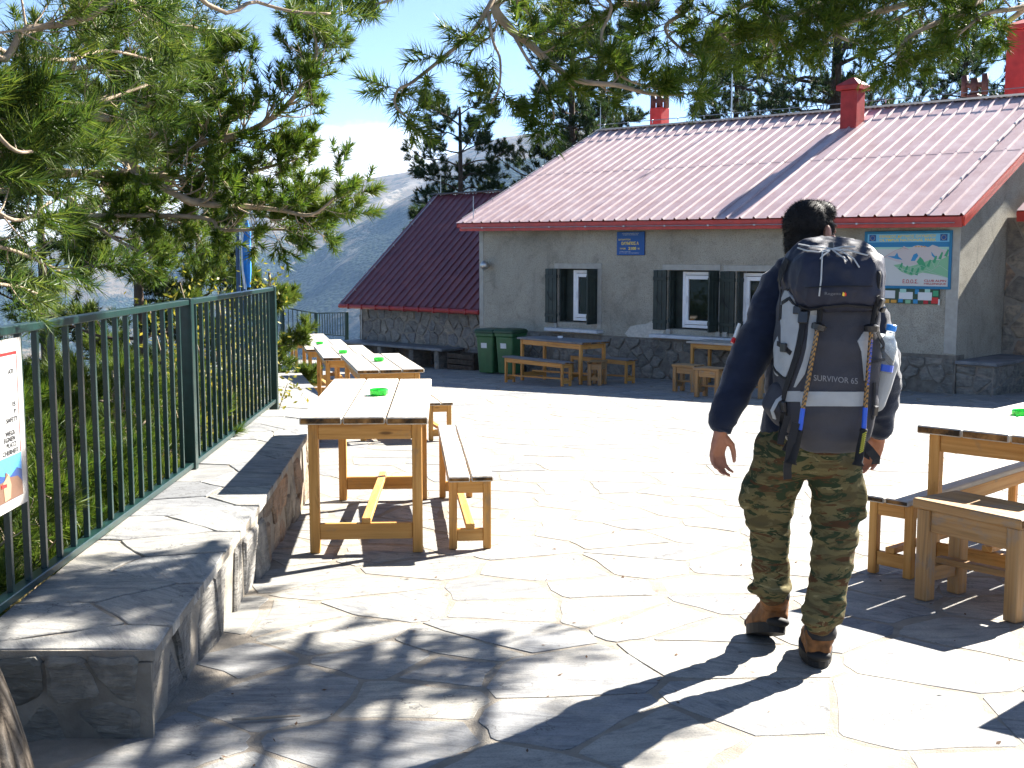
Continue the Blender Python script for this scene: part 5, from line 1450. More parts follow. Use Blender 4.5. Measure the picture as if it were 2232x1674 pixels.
# what the rest is sewn to
def bvh_of(objs):
    V, F = [], []
    for o in objs:
        k = len(V); off = Vector(o.parent['_at']); V += [v.co + off for v in o.data.vertices]; F += [tuple(i + k for i in p.vertices) for p in o.data.polygons]
    return BVHTree.FromPolygons(V, F)
bv = bvh_of([c for c in rk.children])
camv = Vector((0, 0, CAM_H))
def drape(x, y, off=.004, dd=3.86):
    r = Vector(ray(x, y)).normalized(); h = bv.ray_cast(camv, r)
    if h[0] is None: return P(x, y, dd), Vector((0, -1, 0))
    nrm = h[1] if h[1].dot(r) < 0 else -h[1]
    if h[0].y > 4.2: return P(x, y, dd + .1), Vector((0, -1, 0))
    return h[0] + nrm * off, nrm
def patch(name, rows, mt, off=.004, m=8, parent=None):
    """a sewn panel: rows of (y, x0, x1) in zoomed survey pixels"""
    mb = MB(); V = []; n = len(rows)
    rr = []
    for (a, b) in zip(rows[:-1], rows[1:]):
        for t in (0, .5): rr.append(tuple(a[i] + (b[i] - a[i]) * t for i in range(3)))
    rr.append(rows[-1])
    for lay in (off, -.004):
        for y, x0, x1 in rr:
            for k in range(m):
                V.append(drape(*Z6(x0 + (x1 - x0) * k / (m - 1), y), lay)[0])
    n = len(rr); F = []; o = n * m
    for i in range(n - 1):
        for k in range(m - 1): F.append((i * m + k, (i + 1) * m + k, (i + 1) * m + k + 1, i * m + k + 1))
    bd = [k for k in range(m)] + [i * m + m - 1 for i in range(1, n)] + [(n - 1) * m + k for k in range(m - 2, -1, -1)] + [i * m for i in range(n - 2, 0, -1)]
    for a, b in zip(bd, bd[1:] + bd[:1]): F.append((a, b, o + b, o + a))
    mb.add(V, F); return mb.build(name, mt, rk, smooth=False, fix=True)
def webbing(name, pts, w, mt='strap', off=.006, th=.003, dd=3.84, z6=True, parent=None):
    """a flat strap laid over the pack through survey points, width w in metres"""
    PP = []; NN = []
    q = []
    for a, b in zip(pts[:-1], pts[1:]):
        for t in (0, .34, .67): q.append((a[0] + (b[0] - a[0]) * t, a[1] + (b[1] - a[1]) * t))
    q.append(pts[-1])
    for x, y in q:
        p, n_ = drape(*(Z6(x, y) if z6 else (x, y)), off, dd); PP.append(p); NN.append(n_)
    mb = MB(); rr = []
    for i in range(len(PP)):
        t = (PP[min(i + 1, len(PP) - 1)] - PP[max(i - 1, 0)]).normalized(); s = t.cross(NN[i]).normalized(); n_ = s.cross(t).normalized()
        if n_.dot(NN[i]) < 0: n_ = -n_
        rr.append([PP[i] - s * w / 2, PP[i] + s * w / 2, PP[i] + s * w / 2 + n_ * th, PP[i] - s * w / 2 + n_ * th])
    mb.rings(rr); return mb.build(name, M[mt], parent or rk, fix=True)
patch('grey_panel', [(728, 766, 804), (800, 752, 798), (880, 746, 786), (960, 738, 772), (1050, 716, 750), (1130, 688, 728), (1212, 660, 672)], M['pack_grey'])
patch('grey_panel', [(612, 612, 628), (660, 590, 660), (740, 579, 694), (840, 588, 694), (930, 586, 680), (1000, 560, 664), (1060, 545, 650), (1110, 548, 632), (1150, 590, 614)], M['pack_grey'], .006)
patch('grey_panel', [(868, 1092, 1120), (925, 1054, 1126), (990, 1078, 1130), (1090, 1088, 1126), (1170, 1094, 1108)], M['pack_grey'])
patch('grey_band', [(1236, 618, 700), (1268, 614, 700), (1302, 610, 700)], M['pack_grey'])
patch('grey_band', [(1240, 700, 1092), (1288, 700, 1089), (1330, 702, 1086)], M['pack_grey'], .0045, 14)
webbing('grey_piping', [(612, 1262), (562, 1300), (532, 1355), (545, 1400)], .013, 'pack_grey')
webbing('piping_and_shadow', [(640, 600), (592, 600), (580, 800)], .004); webbing('piping_and_shadow', [(540, 1078), (556, 1112), (600, 1150), (640, 1165)], .008)
webbing('piping_and_shadow', [(700, 700), (762, 718), (850, 706), (1000, 694), (1140, 704)], .009); webbing('piping_and_shadow', [(742, 592), (900, 586), (1140, 582)], .004)  # first strip blackens the lid's lower edge: its shadow line along the piping
webbing('compression_strap', [(720, 700), (722, 790), (706, 900), (676, 1030), (642, 1140), (612, 1240), (598, 1330), (586, 1430), (572, 1560)], .020)
webbing('compression_strap', [(592, 700), (588, 790)], .015); webbing('compression_strap', [(596, 690), (640, 660), (700, 715)], .012)
webbing('compression_strap', [(568, 938), (604, 958), (648, 1000)], .016); webbing('compression_strap', [(1158, 872), (1196, 950), (1254, 1074)], .016, off=.012)
webbing('compression_strap', [(1130, 1052), (1180, 1044), (1238, 1036)], .010, off=.010); webbing('compression_strap', [(1152, 1180), (1146, 1330), (1138, 1410)], .011)
webbing('compression_strap', [(1174, 640), (1168, 760), (1150, 860)], .011); webbing('hip_belt_strap', [(640, 1500), (628, 1560), (600, 1610)], .02, off=.01)
def buckle(x, y, w, h, nm='buckle', mt='buckle'):
    p, n_ = drape(*Z6(x, y), .012); s = n_.cross(Vector((0, 0, 1))).normalized(); u = s.cross(n_)
    mb = MB(); mb.cbox(p, (w, h, .012), Matrix((s, u, n_)).transposed(), .003); mb.build(nm, M[mt], rk)
for x, y, w, h in ((722, 780, .034, .04), (612, 965, .03, .03), (608, 1330, .03, .035), (1146, 1355, .022, .035), (638, 1510, .036, .03), (690, 735, .03, .026)): buckle(x, y, w, h)
buckle(1186, 680, .022, .03); buckle(1196, 716, .02, .02)
# elastic cords on the lid
def cordline(pts, r=.0028):
    mb = MB(); mb.tube([drape(*Z6(x, y), .007)[0] for x, y in pts], r, 5); mb.build('elastic_cord', M['cord'], rk)
for pts in ([(890, 362), (830, 352), (760, 345), (694, 330)], [(890, 362), (820, 380), (740, 372), (690, 352)], [(890, 362), (960, 350), (1040, 350)], [(890, 362), (950, 376), (1030, 420), (1060, 470)], [(890, 362), (930, 395), (985, 430)], [(890, 362), (1000, 372), (1120, 402)], [(872, 372), (836, 380), (832, 440), (826, 540), (820, 640)], [(880, 372), (842, 400), (822, 420)]): cordline(pts)
mb = MB(); p, n_ = drape(*Z6(890, 356), .012); mb.tube([p - Vector((0, 0, .012)), p + Vector((0, 0, .012))], [.01, .008], 10); mb.build('cord_toggle', M['buckle'], rk)
def drape_text(s, x0, y0, x1, y1, hpx, mt, nm, bold=.0):
    V2, F2 = text2d(s, bold)
    if len(V2) == 0: return
    V2 = V2 - V2.min(0); V2 = V2 / V2.max(0); mb = MB()
    mb.add([tuple(drape(*Z6(x0 + (x1 - x0) * a, y0 + (y1 - y0) * a - hpx * b), .0025)[0]) for a, b in V2], F2); mb.build(nm, mt, rk)
drape_text('SURVIVOR 65', 782, 1170, 1056, 1193, 36, M['print'], 'model_lettering', .008)
drape_text('Regatta', 852, 643, 952, 643, 24, M['print_dim'], 'maker_lettering', .004)
mb = MB()
for dx, k in ((0, 'sg_yel'), (10, 'poster_red')):
    pts = [drape(*Z6(964 + dx + a, 632 + b), .003)[0] for a, b in ((-6, 6), (0, -14), (10, -4), (10, 8), (2, 12))]; mb.add(pts, [(0, 1, 2, 3, 4)]); mb.build('maker_mark', M[k], rk); mb = MB()
# shoulder strap showing at the left
webbing('shoulder_strap', [(640, 420), (600, 500), (590, 560)], .03, off=.012)

# ------------------------------------------------------------------ trekking poles in the side loops
m = mat('striped_pole'); b = NB(m); u = b.uv(); sp = b.n('ShaderNodeSeparateXYZ'); b.l(u, sp.inputs[0])
v_ = b.math('FRACT', b.math('ADD', b.math('MULTIPLY', sp.outputs[0], 60), sp.outputs[1]))
b.out(b.ramp(v_, [(0, (.3, .15, .03)), (.55, (.3, .15, .03)), (.58, (.02, .015, .012)), (1, (.02, .015, .012))]), .35, None, .5); M['pole'] = m
M['pole_bl'] = plain('blue_pole_section', (.01, .08, .5), .3, .5, var=.1); M['grip'] = plain('black_foam_grip', (.014, .014, .015), .8, .25, var=.2, bump=.5, bscale=200); M['hatch'] = flat('yellow_hatching', (.45, .42, .05), .5)
def trek(label, pts, hatch, side):
    """pts: tip, ferrule, basket, shaft start, shaft end, lock, grip end as survey pixels"""
    w = [P(*Z6(x, y), d) for x, y, d in pts]
    t = thing('trekking_pole', label, 'trekking pole', tuple(w[-1]), 0, 'trekking poles strapped to the rucksack')
    mb = MB(); mb.tube([w[0], w[0].lerp(w[1], .12), w[0].lerp(w[1], .6), w[1]], [.008, .012, .010, .0085], 10); mb.build('tip_cover', M['grip'], t, smooth=True)
    mb = MB(); mb.tube([w[1], w[2]], .0075, 8); mb.build('tip_section', M['grip'], t)
    d = (w[3] - w[2]).normalized(); mb = MB(); mb.tube([w[2] - d * .012, w[2] - d * .006, w[2] + d * .012, w[2] + d * .014], [.012, .026, .023, .010], 14); mb.build('basket', M['buckle'], t)
    mb = MB(); mb.tube([w[2], w[3], w[4]], [.0072, .0072, .0076], 8); mb.build('shaft', M['pole'], t)
    mb = MB(); mb.tube([w[4], w[5]], .0082, 8); mb.build('blue_section', M['pole_bl'], t)
    mb = MB(); mb.tube([w[5], w[5].lerp(w[6], .06), w[5].lerp(w[6], .1), w[5].lerp(w[6], .5), w[5].lerp(w[6], .9), w[6]], [.011, .014, .012, .015, .0145, .021], 10); g = mb.build('grip', M['grip'], t, smooth=True)
    gd = (w[6] - w[5]).normalized()
    if hatch:
        mb = MB()
        for k in range(10):
            q = w[5].lerp(w[6], .12 + k * .055) + Vector((-.002, -.0165, 0)); mb.bar(q + Vector((-.006, 0, -.003)), q + Vector((.008, .0015, .005)), .003, .003); mb.build('hatch_mark', M['hatch'], t); mb = MB()
    def loop(pp, wd):
        mb = MB(); rr = []; pp = [P(x, y, d) for x, y, d in pp]
        for i, p in enumerate(pp):
            tt = (pp[min(i + 1, len(pp) - 1)] - pp[max(i - 1, 0)]).normalized(); s = tt.cross(Vector((0, 1, 0))).normalized()
            rr.append([p - s * wd / 2, p + s * wd / 2, p + s * wd / 2 + Vector((0, .003, 0)), p - s * wd / 2 + Vector((0, .003, 0))])
        mb.rings(rr); mb.build('wrist_strap', M['strap'], t, fix=True)
    Z7 = lambda x, y: (1500 + x / 2.765, 900 + y / 2.765)
    if side < 0:
        loop([(*Z7(650, 60), 3.79), (*Z7(625, 160), 3.785), (*Z7(612, 250), 3.785), (*Z7(598, 330), 3.79), (*Z7(600, 400), 3.80)], .027)
        loop([(*Z7(600, 20), 3.8), (*Z7(578, 100), 3.8), (*Z7(556, 190), 3.8)], .02)
    else:
        loop([(*Z7(1050, 180), 3.80), (*Z7(1095, 225), 3.79), (*Z7(1135, 275), 3.79), (*Z7(1130, 310), 3.8)], .028)
        loop([(*Z7(1040, 230), 3.82), (*Z7(1075, 275), 3.81), (*Z7(1068, 180), 3.82)], .024)
    return t
trek('trekking pole strapped upside down on the left of the rucksack', [(862, 508, 3.80), (832, 700, 3.80), (815, 835, 3.805), (803, 872, 3.805), (716, 1345, 3.805), (696, 1480, 3.80), (640, 1690, 3.79)], False, -1)
tp = trek('trekking pole with yellow hatched grip on the right of the rucksack', [(1184, 490, 3.80), (1168, 700, 3.80), (1142, 842, 3.805), (1140, 880, 3.805), (1104, 1340, 3.805), (1096, 1470, 3.80), (1058, 1700, 3.79)], True, 1)
mb = MB(); a, b_ = P(*Z6(1128, 1200), 3.796), P(*Z6(1150, 915), 3.796); ux = (b_ - a).normalized(); uy = Vector((0, -1, 0)).cross(ux).normalized()
text_on(mb, 'Nordic Walking', a - uy * .004, ux, uy, w=(b_ - a).length, h=.011, bold=.02); mb.build('pole_lettering', M['pole_bl'], tp)
# ------------------------------------------------------------------ bottle
M['pet'] = mat('clear_bottle_plastic'); b = NB(M['pet']); b.out((.8, .86, .9), .06, None, .5, 0, Transmission_Weight=.85, IOR=1.25)
M['capblue'] = plain('blue_bottle_cap', (.02, .25, .75), .4, .5, var=.05)
c0, c1 = P(*Z6(1212, 1120), 3.90), P(*Z6(1262, 862), 3.90); d = (c1 - c0).normalized(); L = (c1 - c0).length
bt = thing('water_bottle', 'clear plastic water bottle with blue cap in the rucksack side pocket', 'bottle', tuple(c0))
mb = MB(); mb.tube([c0 + d * L * f for f in (0, .02, .2, .24, .28, .5, .62, .8, .9, .96, 1)], [.026, .031, .0315, .029, .0315, .0315, .031, .022, .015, .0135, .0135], 16); mb.build('bottle_body', M['pet'], bt, smooth=True)
mb = MB(); mb.tube([c1, c1 + d * .003, c1 + d * .02, c1 + d * .022], [.0165, .0175, .0168, .014], 16); mb.build('cap', M['capblue'], bt)
mb = MB(); mb.tube([c0 + d * L * .04, c0 + d * L * .2], .0322, 16, cap=False); mb.build('label', M['pole_bl'], bt)
# ------------------------------------------------------------------ pines
def needles(Pp, D, L, k, nl, w, spread=(28, 62), seed=0):
    """bottle brushes of needles: shoots at Pp along D of length L, k needles each"""
    g = np.random.default_rng(seed); Pp = np.asarray(Pp, float); D = np.asarray(D, float); n = len(Pp)
    L = np.broadcast_to(np.asarray(L, float), (n,))
    D = D / np.linalg.norm(D, axis=1)[:, None]
    P_ = np.repeat(Pp, k, 0); D_ = np.repeat(D, k, 0); L_ = np.repeat(L, k)
    t = g.random(n * k) ** .8
    r = g.normal(0, 1, (n * k, 3)); r -= D_ * (r * D_).sum(1)[:, None]; r /= np.linalg.norm(r, axis=1)[:, None]
    a = np.radians(g.uniform(*spread, n * k) * (1.1 - .5 * t))
    d = D_ * np.cos(a)[:, None] + r * np.sin(a)[:, None]; d[:, 2] += .06
    ln = nl * g.uniform(.75, 1.12, n * k)
    o = P_ + D_ * (L_ * t)[:, None]
    s = np.cross(d, g.normal(0, 1, (n * k, 3))); s /= np.linalg.norm(s, axis=1)[:, None]
    return np.stack([o - s * w / 2, o + s * w / 2, o + d * ln[:, None]], 1)
def catmull(pts, m=5):
    pts = [Vector(p) for p in pts]; out = []
    for i in range(len(pts) - 1):
        p0, p1, p2, p3 = pts[max(0, i - 1)], pts[i], pts[i + 1], pts[min(len(pts) - 1, i + 2)]
        for k in range(m):
            t = k / m
            out.append(.5 * ((2 * p1) + (p2 - p0) * t + (2 * p0 - 5 * p1 + 4 * p2 - p3) * t * t + (3 * p1 - p0 - 3 * p2 + p3) * t ** 3))
    out.append(pts[-1]); return out
class Pine:
    def __init__(s, seed): s.g = random.Random(seed); s.seed = seed; s.SP = []; s.SD = []; s.SL = []
    def shoot(s, p, d, L): s.SP.append(tuple(p)); s.SD.append(tuple(d.normalized())); s.SL.append(L)
    def rv(s): return Vector((s.g.gauss(0, 1), s.g.gauss(0, 1), s.g.gauss(0, 1))).normalized()
    def twig(s, mb, p, d, L, r, up, shl, level, nside):
        """a twig that bends up and ends in brushes"""
        g = s.g; pts = [p]; q = p.copy(); dd = d.normalized(); n = 4
        for i in range(n):
            dd = (dd + Vector((0, 0, up * .28)) + s.rv() * .16).normalized(); q = q + dd * L / n; pts.append(q.copy())
        mb.tube(pts, [r * (1 - .6 * i / n) for i in range(n + 1)], 4, cap=False)
        s.shoot(pts[-1] - dd * shl * .45, dd, shl)
        if level > 0:
            for i in range(nside):
                k = g.randint(1, n - 1); t = (pts[k + 1] - pts[k]).normalized(); sd = (s.rv() - t * 0).normalized(); sd = (sd - t * sd.dot(t)).normalized()
                s.twig(mb, pts[k].lerp(pts[k + 1], g.random()), t * .75 + sd * .8, L * g.uniform(.4, .7), r * .6, up, shl * g.uniform(.75, 1), level - 1, max(1, nside - 1))
        else:
            if g.random() < .5: s.shoot(pts[-2], (dd + s.rv() * .6), shl * .8)
    def limb(s, pts, r0, r1, nsub, sub, shl, up=.5, t0=.25, level=1, nside=3, flat=.5, m=5, mb=None):
        own = mb is None; mb = mb or MB(); C = catmull(pts, m); n = len(C)
        mb.tube(C, [r0 + (r1 - r0) * (i / (n - 1)) ** .8 for i in range(n)], 6)
        for j in range(nsub):
            t = t0 + (1 - t0) * (j + s.g.random()) / nsub; i = min(n - 2, int(t * (n - 1))); p = C[i].lerp(C[i + 1], t * (n - 1) - i)
            tg = (C[i + 1] - C[i]).normalized(); sd = s.rv(); sd.z *= flat; sd = (sd - tg * sd.dot(tg)).normalized()
            s.twig(mb, p, tg * .7 + sd * .9, sub * s.g.uniform(.55, 1.1) * (1.15 - .6 * t), max(.003, (r0 + (r1 - r0) * t) * .38), up, shl * s.g.uniform(.8, 1.15), level, nside)
        s.shoot(C[-1], C[-1] - C[-2], shl)
        return mb
    def crown(s, root, mt, k, nl, w, spread=(28, 62), name='crown'):
        T = needles(s.SP, s.SD, s.SL, k, nl, w, spread, s.seed)
        return tri_mesh(name, T, M[mt], root)
def px_pts(l, d): return [P(x, y, dd if len(a) else d) for (x, y, *a) in l for dd in [a[0] if a else d]]
def trunk_part(root, pts, r, mt='bark', n=12, name='trunk'):
    mb = MB(); C = catmull(pts, 5); m_ = len(C)
    mb.tube(C, [r[0] + (r[1] - r[0]) * (i / (m_ - 1)) ** .85 + (r[0] * .35 * max(0, 1 - i / (m_ * .12))) for i in range(m_)], n); return mb.build(name, M[mt], root, smooth=True)

# -- pine standing beside the camera on the left: trunk foot in the corner, big near brushes top left
t = thing('pine_tree', 'near pine whose scaly trunk stands in the bottom left corner', 'pine tree', (-1.62, 2.95, -.05))
trunk_part(t, [(-1.42, 2.95, -.5), (-1.535, 2.95, .17), (-1.65, 2.94, .6), (-1.82, 2.92, 1.4), (-1.9, 2.9, 4.5), (-1.8, 3.0, 8)], (.25, .17), 'bark', 18)
pn = Pine(11)
L1 = [
 ([(-1.9, 2.9, 3.3), *px_pts([(-60, 70, 3.7), (60, 62, 3.9), (180, 42, 4.0), (270, -10, 4.1)], 4)], .022, .008, 13, .40, .24, 2),
 ([(-1.85, 2.9, 2.6), *px_pts([(-120, 330, 3.7), (80, 225, 4.4), (200, 225, 4.9), (320, 185, 5.2)], 4)], .02, .006, 18, .42, .24, 2),
 ([(-1.85, 2.9, 2.4), *px_pts([(-90, 200, 3.5), (20, 320, 3.6), (70, 330, 3.7)], 4)], .014, .005, 8, .26, .22, 1),
 ([(-1.8, 2.9, 2.2), *px_pts([(-90, 380, 3.5), (30, 480, 3.7), (110, 440, 3.9)], 4)], .014, .005, 9, .28, .22, 1),
 ([(-1.8, 2.9, 1.9), *px_pts([(-90, 500, 3.6), (40, 550, 3.9), (130, 590, 4.1)], 4)], .014, .005, 10, .28, .22, 1),
 ([(-1.8, 2.9, 1.7), *px_pts([(-60, 600, 3.8), (40, 625, 4.3), (80, 640, 4.5)], 4)], .012, .005, 7, .26, .22, 1),
 ([(-1.9, 2.9, 3.6), *px_pts([(100, -60, 4.2), (250, -20, 4.6), (340, 40, 4.9), (430, 60, 5.1)], 4)], .018, .006, 15, .4, .24, 2),
 ([(-1.9, 2.9, 3.7), *px_pts([(380, -60, 4.2), (560, 4, 4.6), (640, 25, 4.7), (720, 30, 4.8)], 4)], .014, .005, 9, .18, .22, 1),
 ([(-1.9, 2.9, 3.0), *px_pts([(-90, 40, 4.2), (120, 130, 5.0), (230, 110, 5.5), (330, 130, 5.8)], 4)], .018, .006, 16, .45, .24, 2),
]
for a_, b_ in ((200, 250), (285, 320), (340, 390), (400, 360), (300, 260)): L1.append((px_pts([(-140, a_, 3.6), (-40, a_ + 5, 3.8), (60 + (a_ * 7) % 50, b_, 4.0)], 4), .01, .005, 9, .24, .24, 2))
for pts, r0, r1, ns_, sub_, shl, lv in L1:
    pn.limb(pts, r0 * .75, r1, int(ns_ * .68), sub_ * .9, shl, .35, .12, lv - 1, 2).build('branch', M['bark_pale'], t, smooth=True)
pn.crown(t, 'needle_near', 115, .088, .0040, (48, 82))

# -- pine beyond the railing with long limbs reaching right
t = thing('pine_tree', 'bright pine beyond the railing with long limbs reaching toward the valley', 'pine tree', (-5.0, 8.6, -1.5))
pn = Pine(23)
trunk_part(t, [(-5.2, 8.6, -2.6), (-5.0, 8.6, 0), (-4.9, 8.6, 2.6), (-4.8, 8.7, 5)], (.2, .1), 'bark', 12)
L2 = [
 ([(-4.9, 8.6, 2.3), *px_pts([(120, 300), (215, 320), (290, 362), (350, 405), (430, 442), (520, 448), (610, 458), (680, 468, 8.3), (735, 425, 8.2)], 8.4)], .05, .008, 40, .50, .13, 2),
 ([(-4.9, 8.6, 2.2), *px_pts([(200, 330), (330, 335), (440, 312), (545, 285), (620, 235), (672, 165), (690, 110), (680, 60)], 8.6)], .045, .007, 44, .46, .13, 2),
 ([(-4.9, 8.6, 2.7), *px_pts([(150, 250), (260, 255), (350, 215), (400, 190)], 8.3)], .04, .008, 24, .5, .13, 2),
 ([(-4.9, 8.6, 2.6), *px_pts([(240, 290), (360, 290), (440, 250), (490, 160), (495, 130)], 8.8)], .03, .006, 26, .36, .13, 2),
 ([(-4.9, 8.6, 1.9), *px_pts([(150, 380), (260, 420), (350, 470), (430, 500)], 9.0)], .035, .007, 24, .5, .13, 2),
 ([(-4.9, 8.6, 3.0), *px_pts([(60, 180), (160, 150), (260, 140), (330, 110)], 8.0)], .035, .007, 24, .5, .13, 2),
 ([(-4.9, 8.6, 2.0), *px_pts([(100, 420), (180, 470), (250, 520), (330, 560)], 8.8)], .03, .007, 18, .45, .13, 2),
 ([(-4.9, 8.6, 2.2), *px_pts([(300, 380), (420, 390), (520, 380), (600, 360), (650, 345)], 8.9)], .028, .006, 30, .40, .13, 2),
 ([(-4.9, 8.6, 1.8), *px_pts([(380, 470), (480, 500), (560, 500), (640, 500), (690, 495)], 8.7)], .022, .005, 22, .34, .13, 2),
]
for pts, r0, r1, ns_, sub_, shl, lv in L2:
    pn.limb(pts, r0, r1, ns_, sub_, shl, .55, .2, lv - 1, 3).build('branch', M['bark_pale'], t, smooth=True)
pn.crown(t, 'needle', 58, .085, .0085, (42, 78))
print('pine2 shoots', len(pn.SP))

# -- generic grown pine for the middle and far distance
def grown(label, base, H_, r, nl, rad, shl, seed, mt='needle_dark', k=30, w=.02, nlen=.13, top=1.0, lo=.25, lean=(0, 0), group=None, nsub=9, bark='bark_dark', droop=-.05, lev=1, flat=.6, pf=None):
    t = thing('pine_tree', label, 'pine tree', tuple(base), 0, group); g = random.Random(seed); pn = Pine(seed)
    b = Vector(base); T = [b + Vector((lean[0] * f * H_ + g.uniform(-.1, .1) * H_ * .03, lean[1] * f * H_, H_ * f)) for f in (-.06, .15, .4, .7, 1)]
    trunk_part(t, T, (r, r * .18), bark, 9); C = catmull(T, 6)
    for j in range(nl):
        f = lo + (1 - lo) * (j + g.random() * .7) / nl; p = C[min(len(C) - 1, int((.1 + .9 * f) * (len(C) - 1)))]
        a = j * 2.4 + g.uniform(-.6, .6); L = (rad * (1 - f * .62) * g.uniform(.6, 1.15) if pf is None else rad * pf(f) * g.uniform(.65, 1.15)); d = Vector((math.cos(a), math.sin(a), droop + .35 * f))
        pts = [p, p + d * L * .35 + Vector((0, 0, g.uniform(-.05, .1) * L)), p + d * L * .7 + Vector((0, 0, g.uniform(-.08, .12) * L)), p + d * L + Vector((0, 0, .12 * L))]
        pn.limb(pts, r * .28 * (1 - .6 * f), r * .05, nsub, L * .38, shl, .5, .25, lev, 2, flat, 3).build('branch', M[bark], t)
    pn.crown(t, mt, k, nlen, w, (30, 75)); return t
FG = 'dark pines behind the hut'
def at_px(x, d, z): p = P(x, 500, d); return (p.x, d, z)
grown('slim pine beyond the railing with its trunk visible below the long limbs', at_px(296, 16, -4.5), 8.2, .17, 34, 2.2, .22, 31, 'needle_mid', 64, .012, .12, lo=.2, nsub=13)
grown('small bushy pine behind the blue flagpoles', at_px(585, 17, -4.6), 5.9, .1, 26, 1.05, .2, 32, 'needle_mid', 64, .012, .12, lo=.12, nsub=12)
grown('dark pine at the left margin behind the near branches', at_px(90, 19, -6), 9.5, .2, 30, 2.6, .25, 33, 'needle_dark', 64, .014, .13, lo=.2, nsub=14)
grown('dark pine between the slim pine and the flagpoles', at_px(430, 20, -6), 8.2, .16, 28, 2.1, .25, 35, 'needle_dark', 64, .014, .13, lo=.2, nsub=14)
grown('dense dark pine rising behind the annex roof beside the valley', at_px(1003, 52, -2.5), 10.6, .3, 44, 2.1, .42, 41, 'needle_dark', 60, .027, .22, lo=.1, group=FG, nsub=9, pf=lambda f: .55 + .5 * math.sin(f * 2.6))
grown('small dark pine tip showing over the annex rake', at_px(915, 37, -3.0), 6.0, .1, 24, .75, .25, 42, 'needle_dark', 44, .018, .16, lo=.3, group=FG, nsub=6)
grown('smallest dark pine sprig at the edge of the annex roof', at_px(868, 36, -2.2), 3.6, .06, 12, .4, .22, 43, 'needle_dark', 40, .018, .14, lo=.5, group=FG, nsub=4)
grown('tall pine with bare trunk behind the left end of the pink roof', at_px(1246, 54, -1.5), 13.6, .4, 34, 4.6, .42, 44, 'needle_dark', 60, .027, .22, lo=.40, group=FG, nsub=12, droop=-.12)
grown('tall slender pine just right of the bare trunked one', at_px(1312, 58, -1.5), 14.2, .4, 30, 3.7, .42, 45, 'needle_dark', 60, .027, .22, lo=.5, group=FG, nsub=10)
tb = grown('massive old pine with the thickest trunk behind the roof ridge', at_px(1812, 52, -1), 15.5, .62, 36, 9.0, .48, 46, 'needle_dark', 60, .027, .22, lo=.40, group=FG, nsub=16, droop=-.1, flat=.35)
grown('spreading pine low behind the ridge near the brown cowl', at_px(2090, 58, 0), 11.5, .4, 30, 5.8, .44, 47, 'needle_dark', 60, .027, .22, lo=.4, group=FG, nsub=12, flat=.4)
grown('spreading pine behind the middle of the ridge', at_px(1600, 62, 0), 13.0, .4, 34, 6.2, .46, 48, 'needle_dark', 60, .027, .22, lo=.36, group=FG, nsub=13, flat=.4, droop=-.15)
grown('pine mass at the right end of the ridge behind the red chimney', at_px(2330, 60, 0), 14.0, .45, 28, 6.3, .46, 49, 'needle_dark', 60, .027, .22, lo=.4, group=FG, nsub=12, flat=.4)

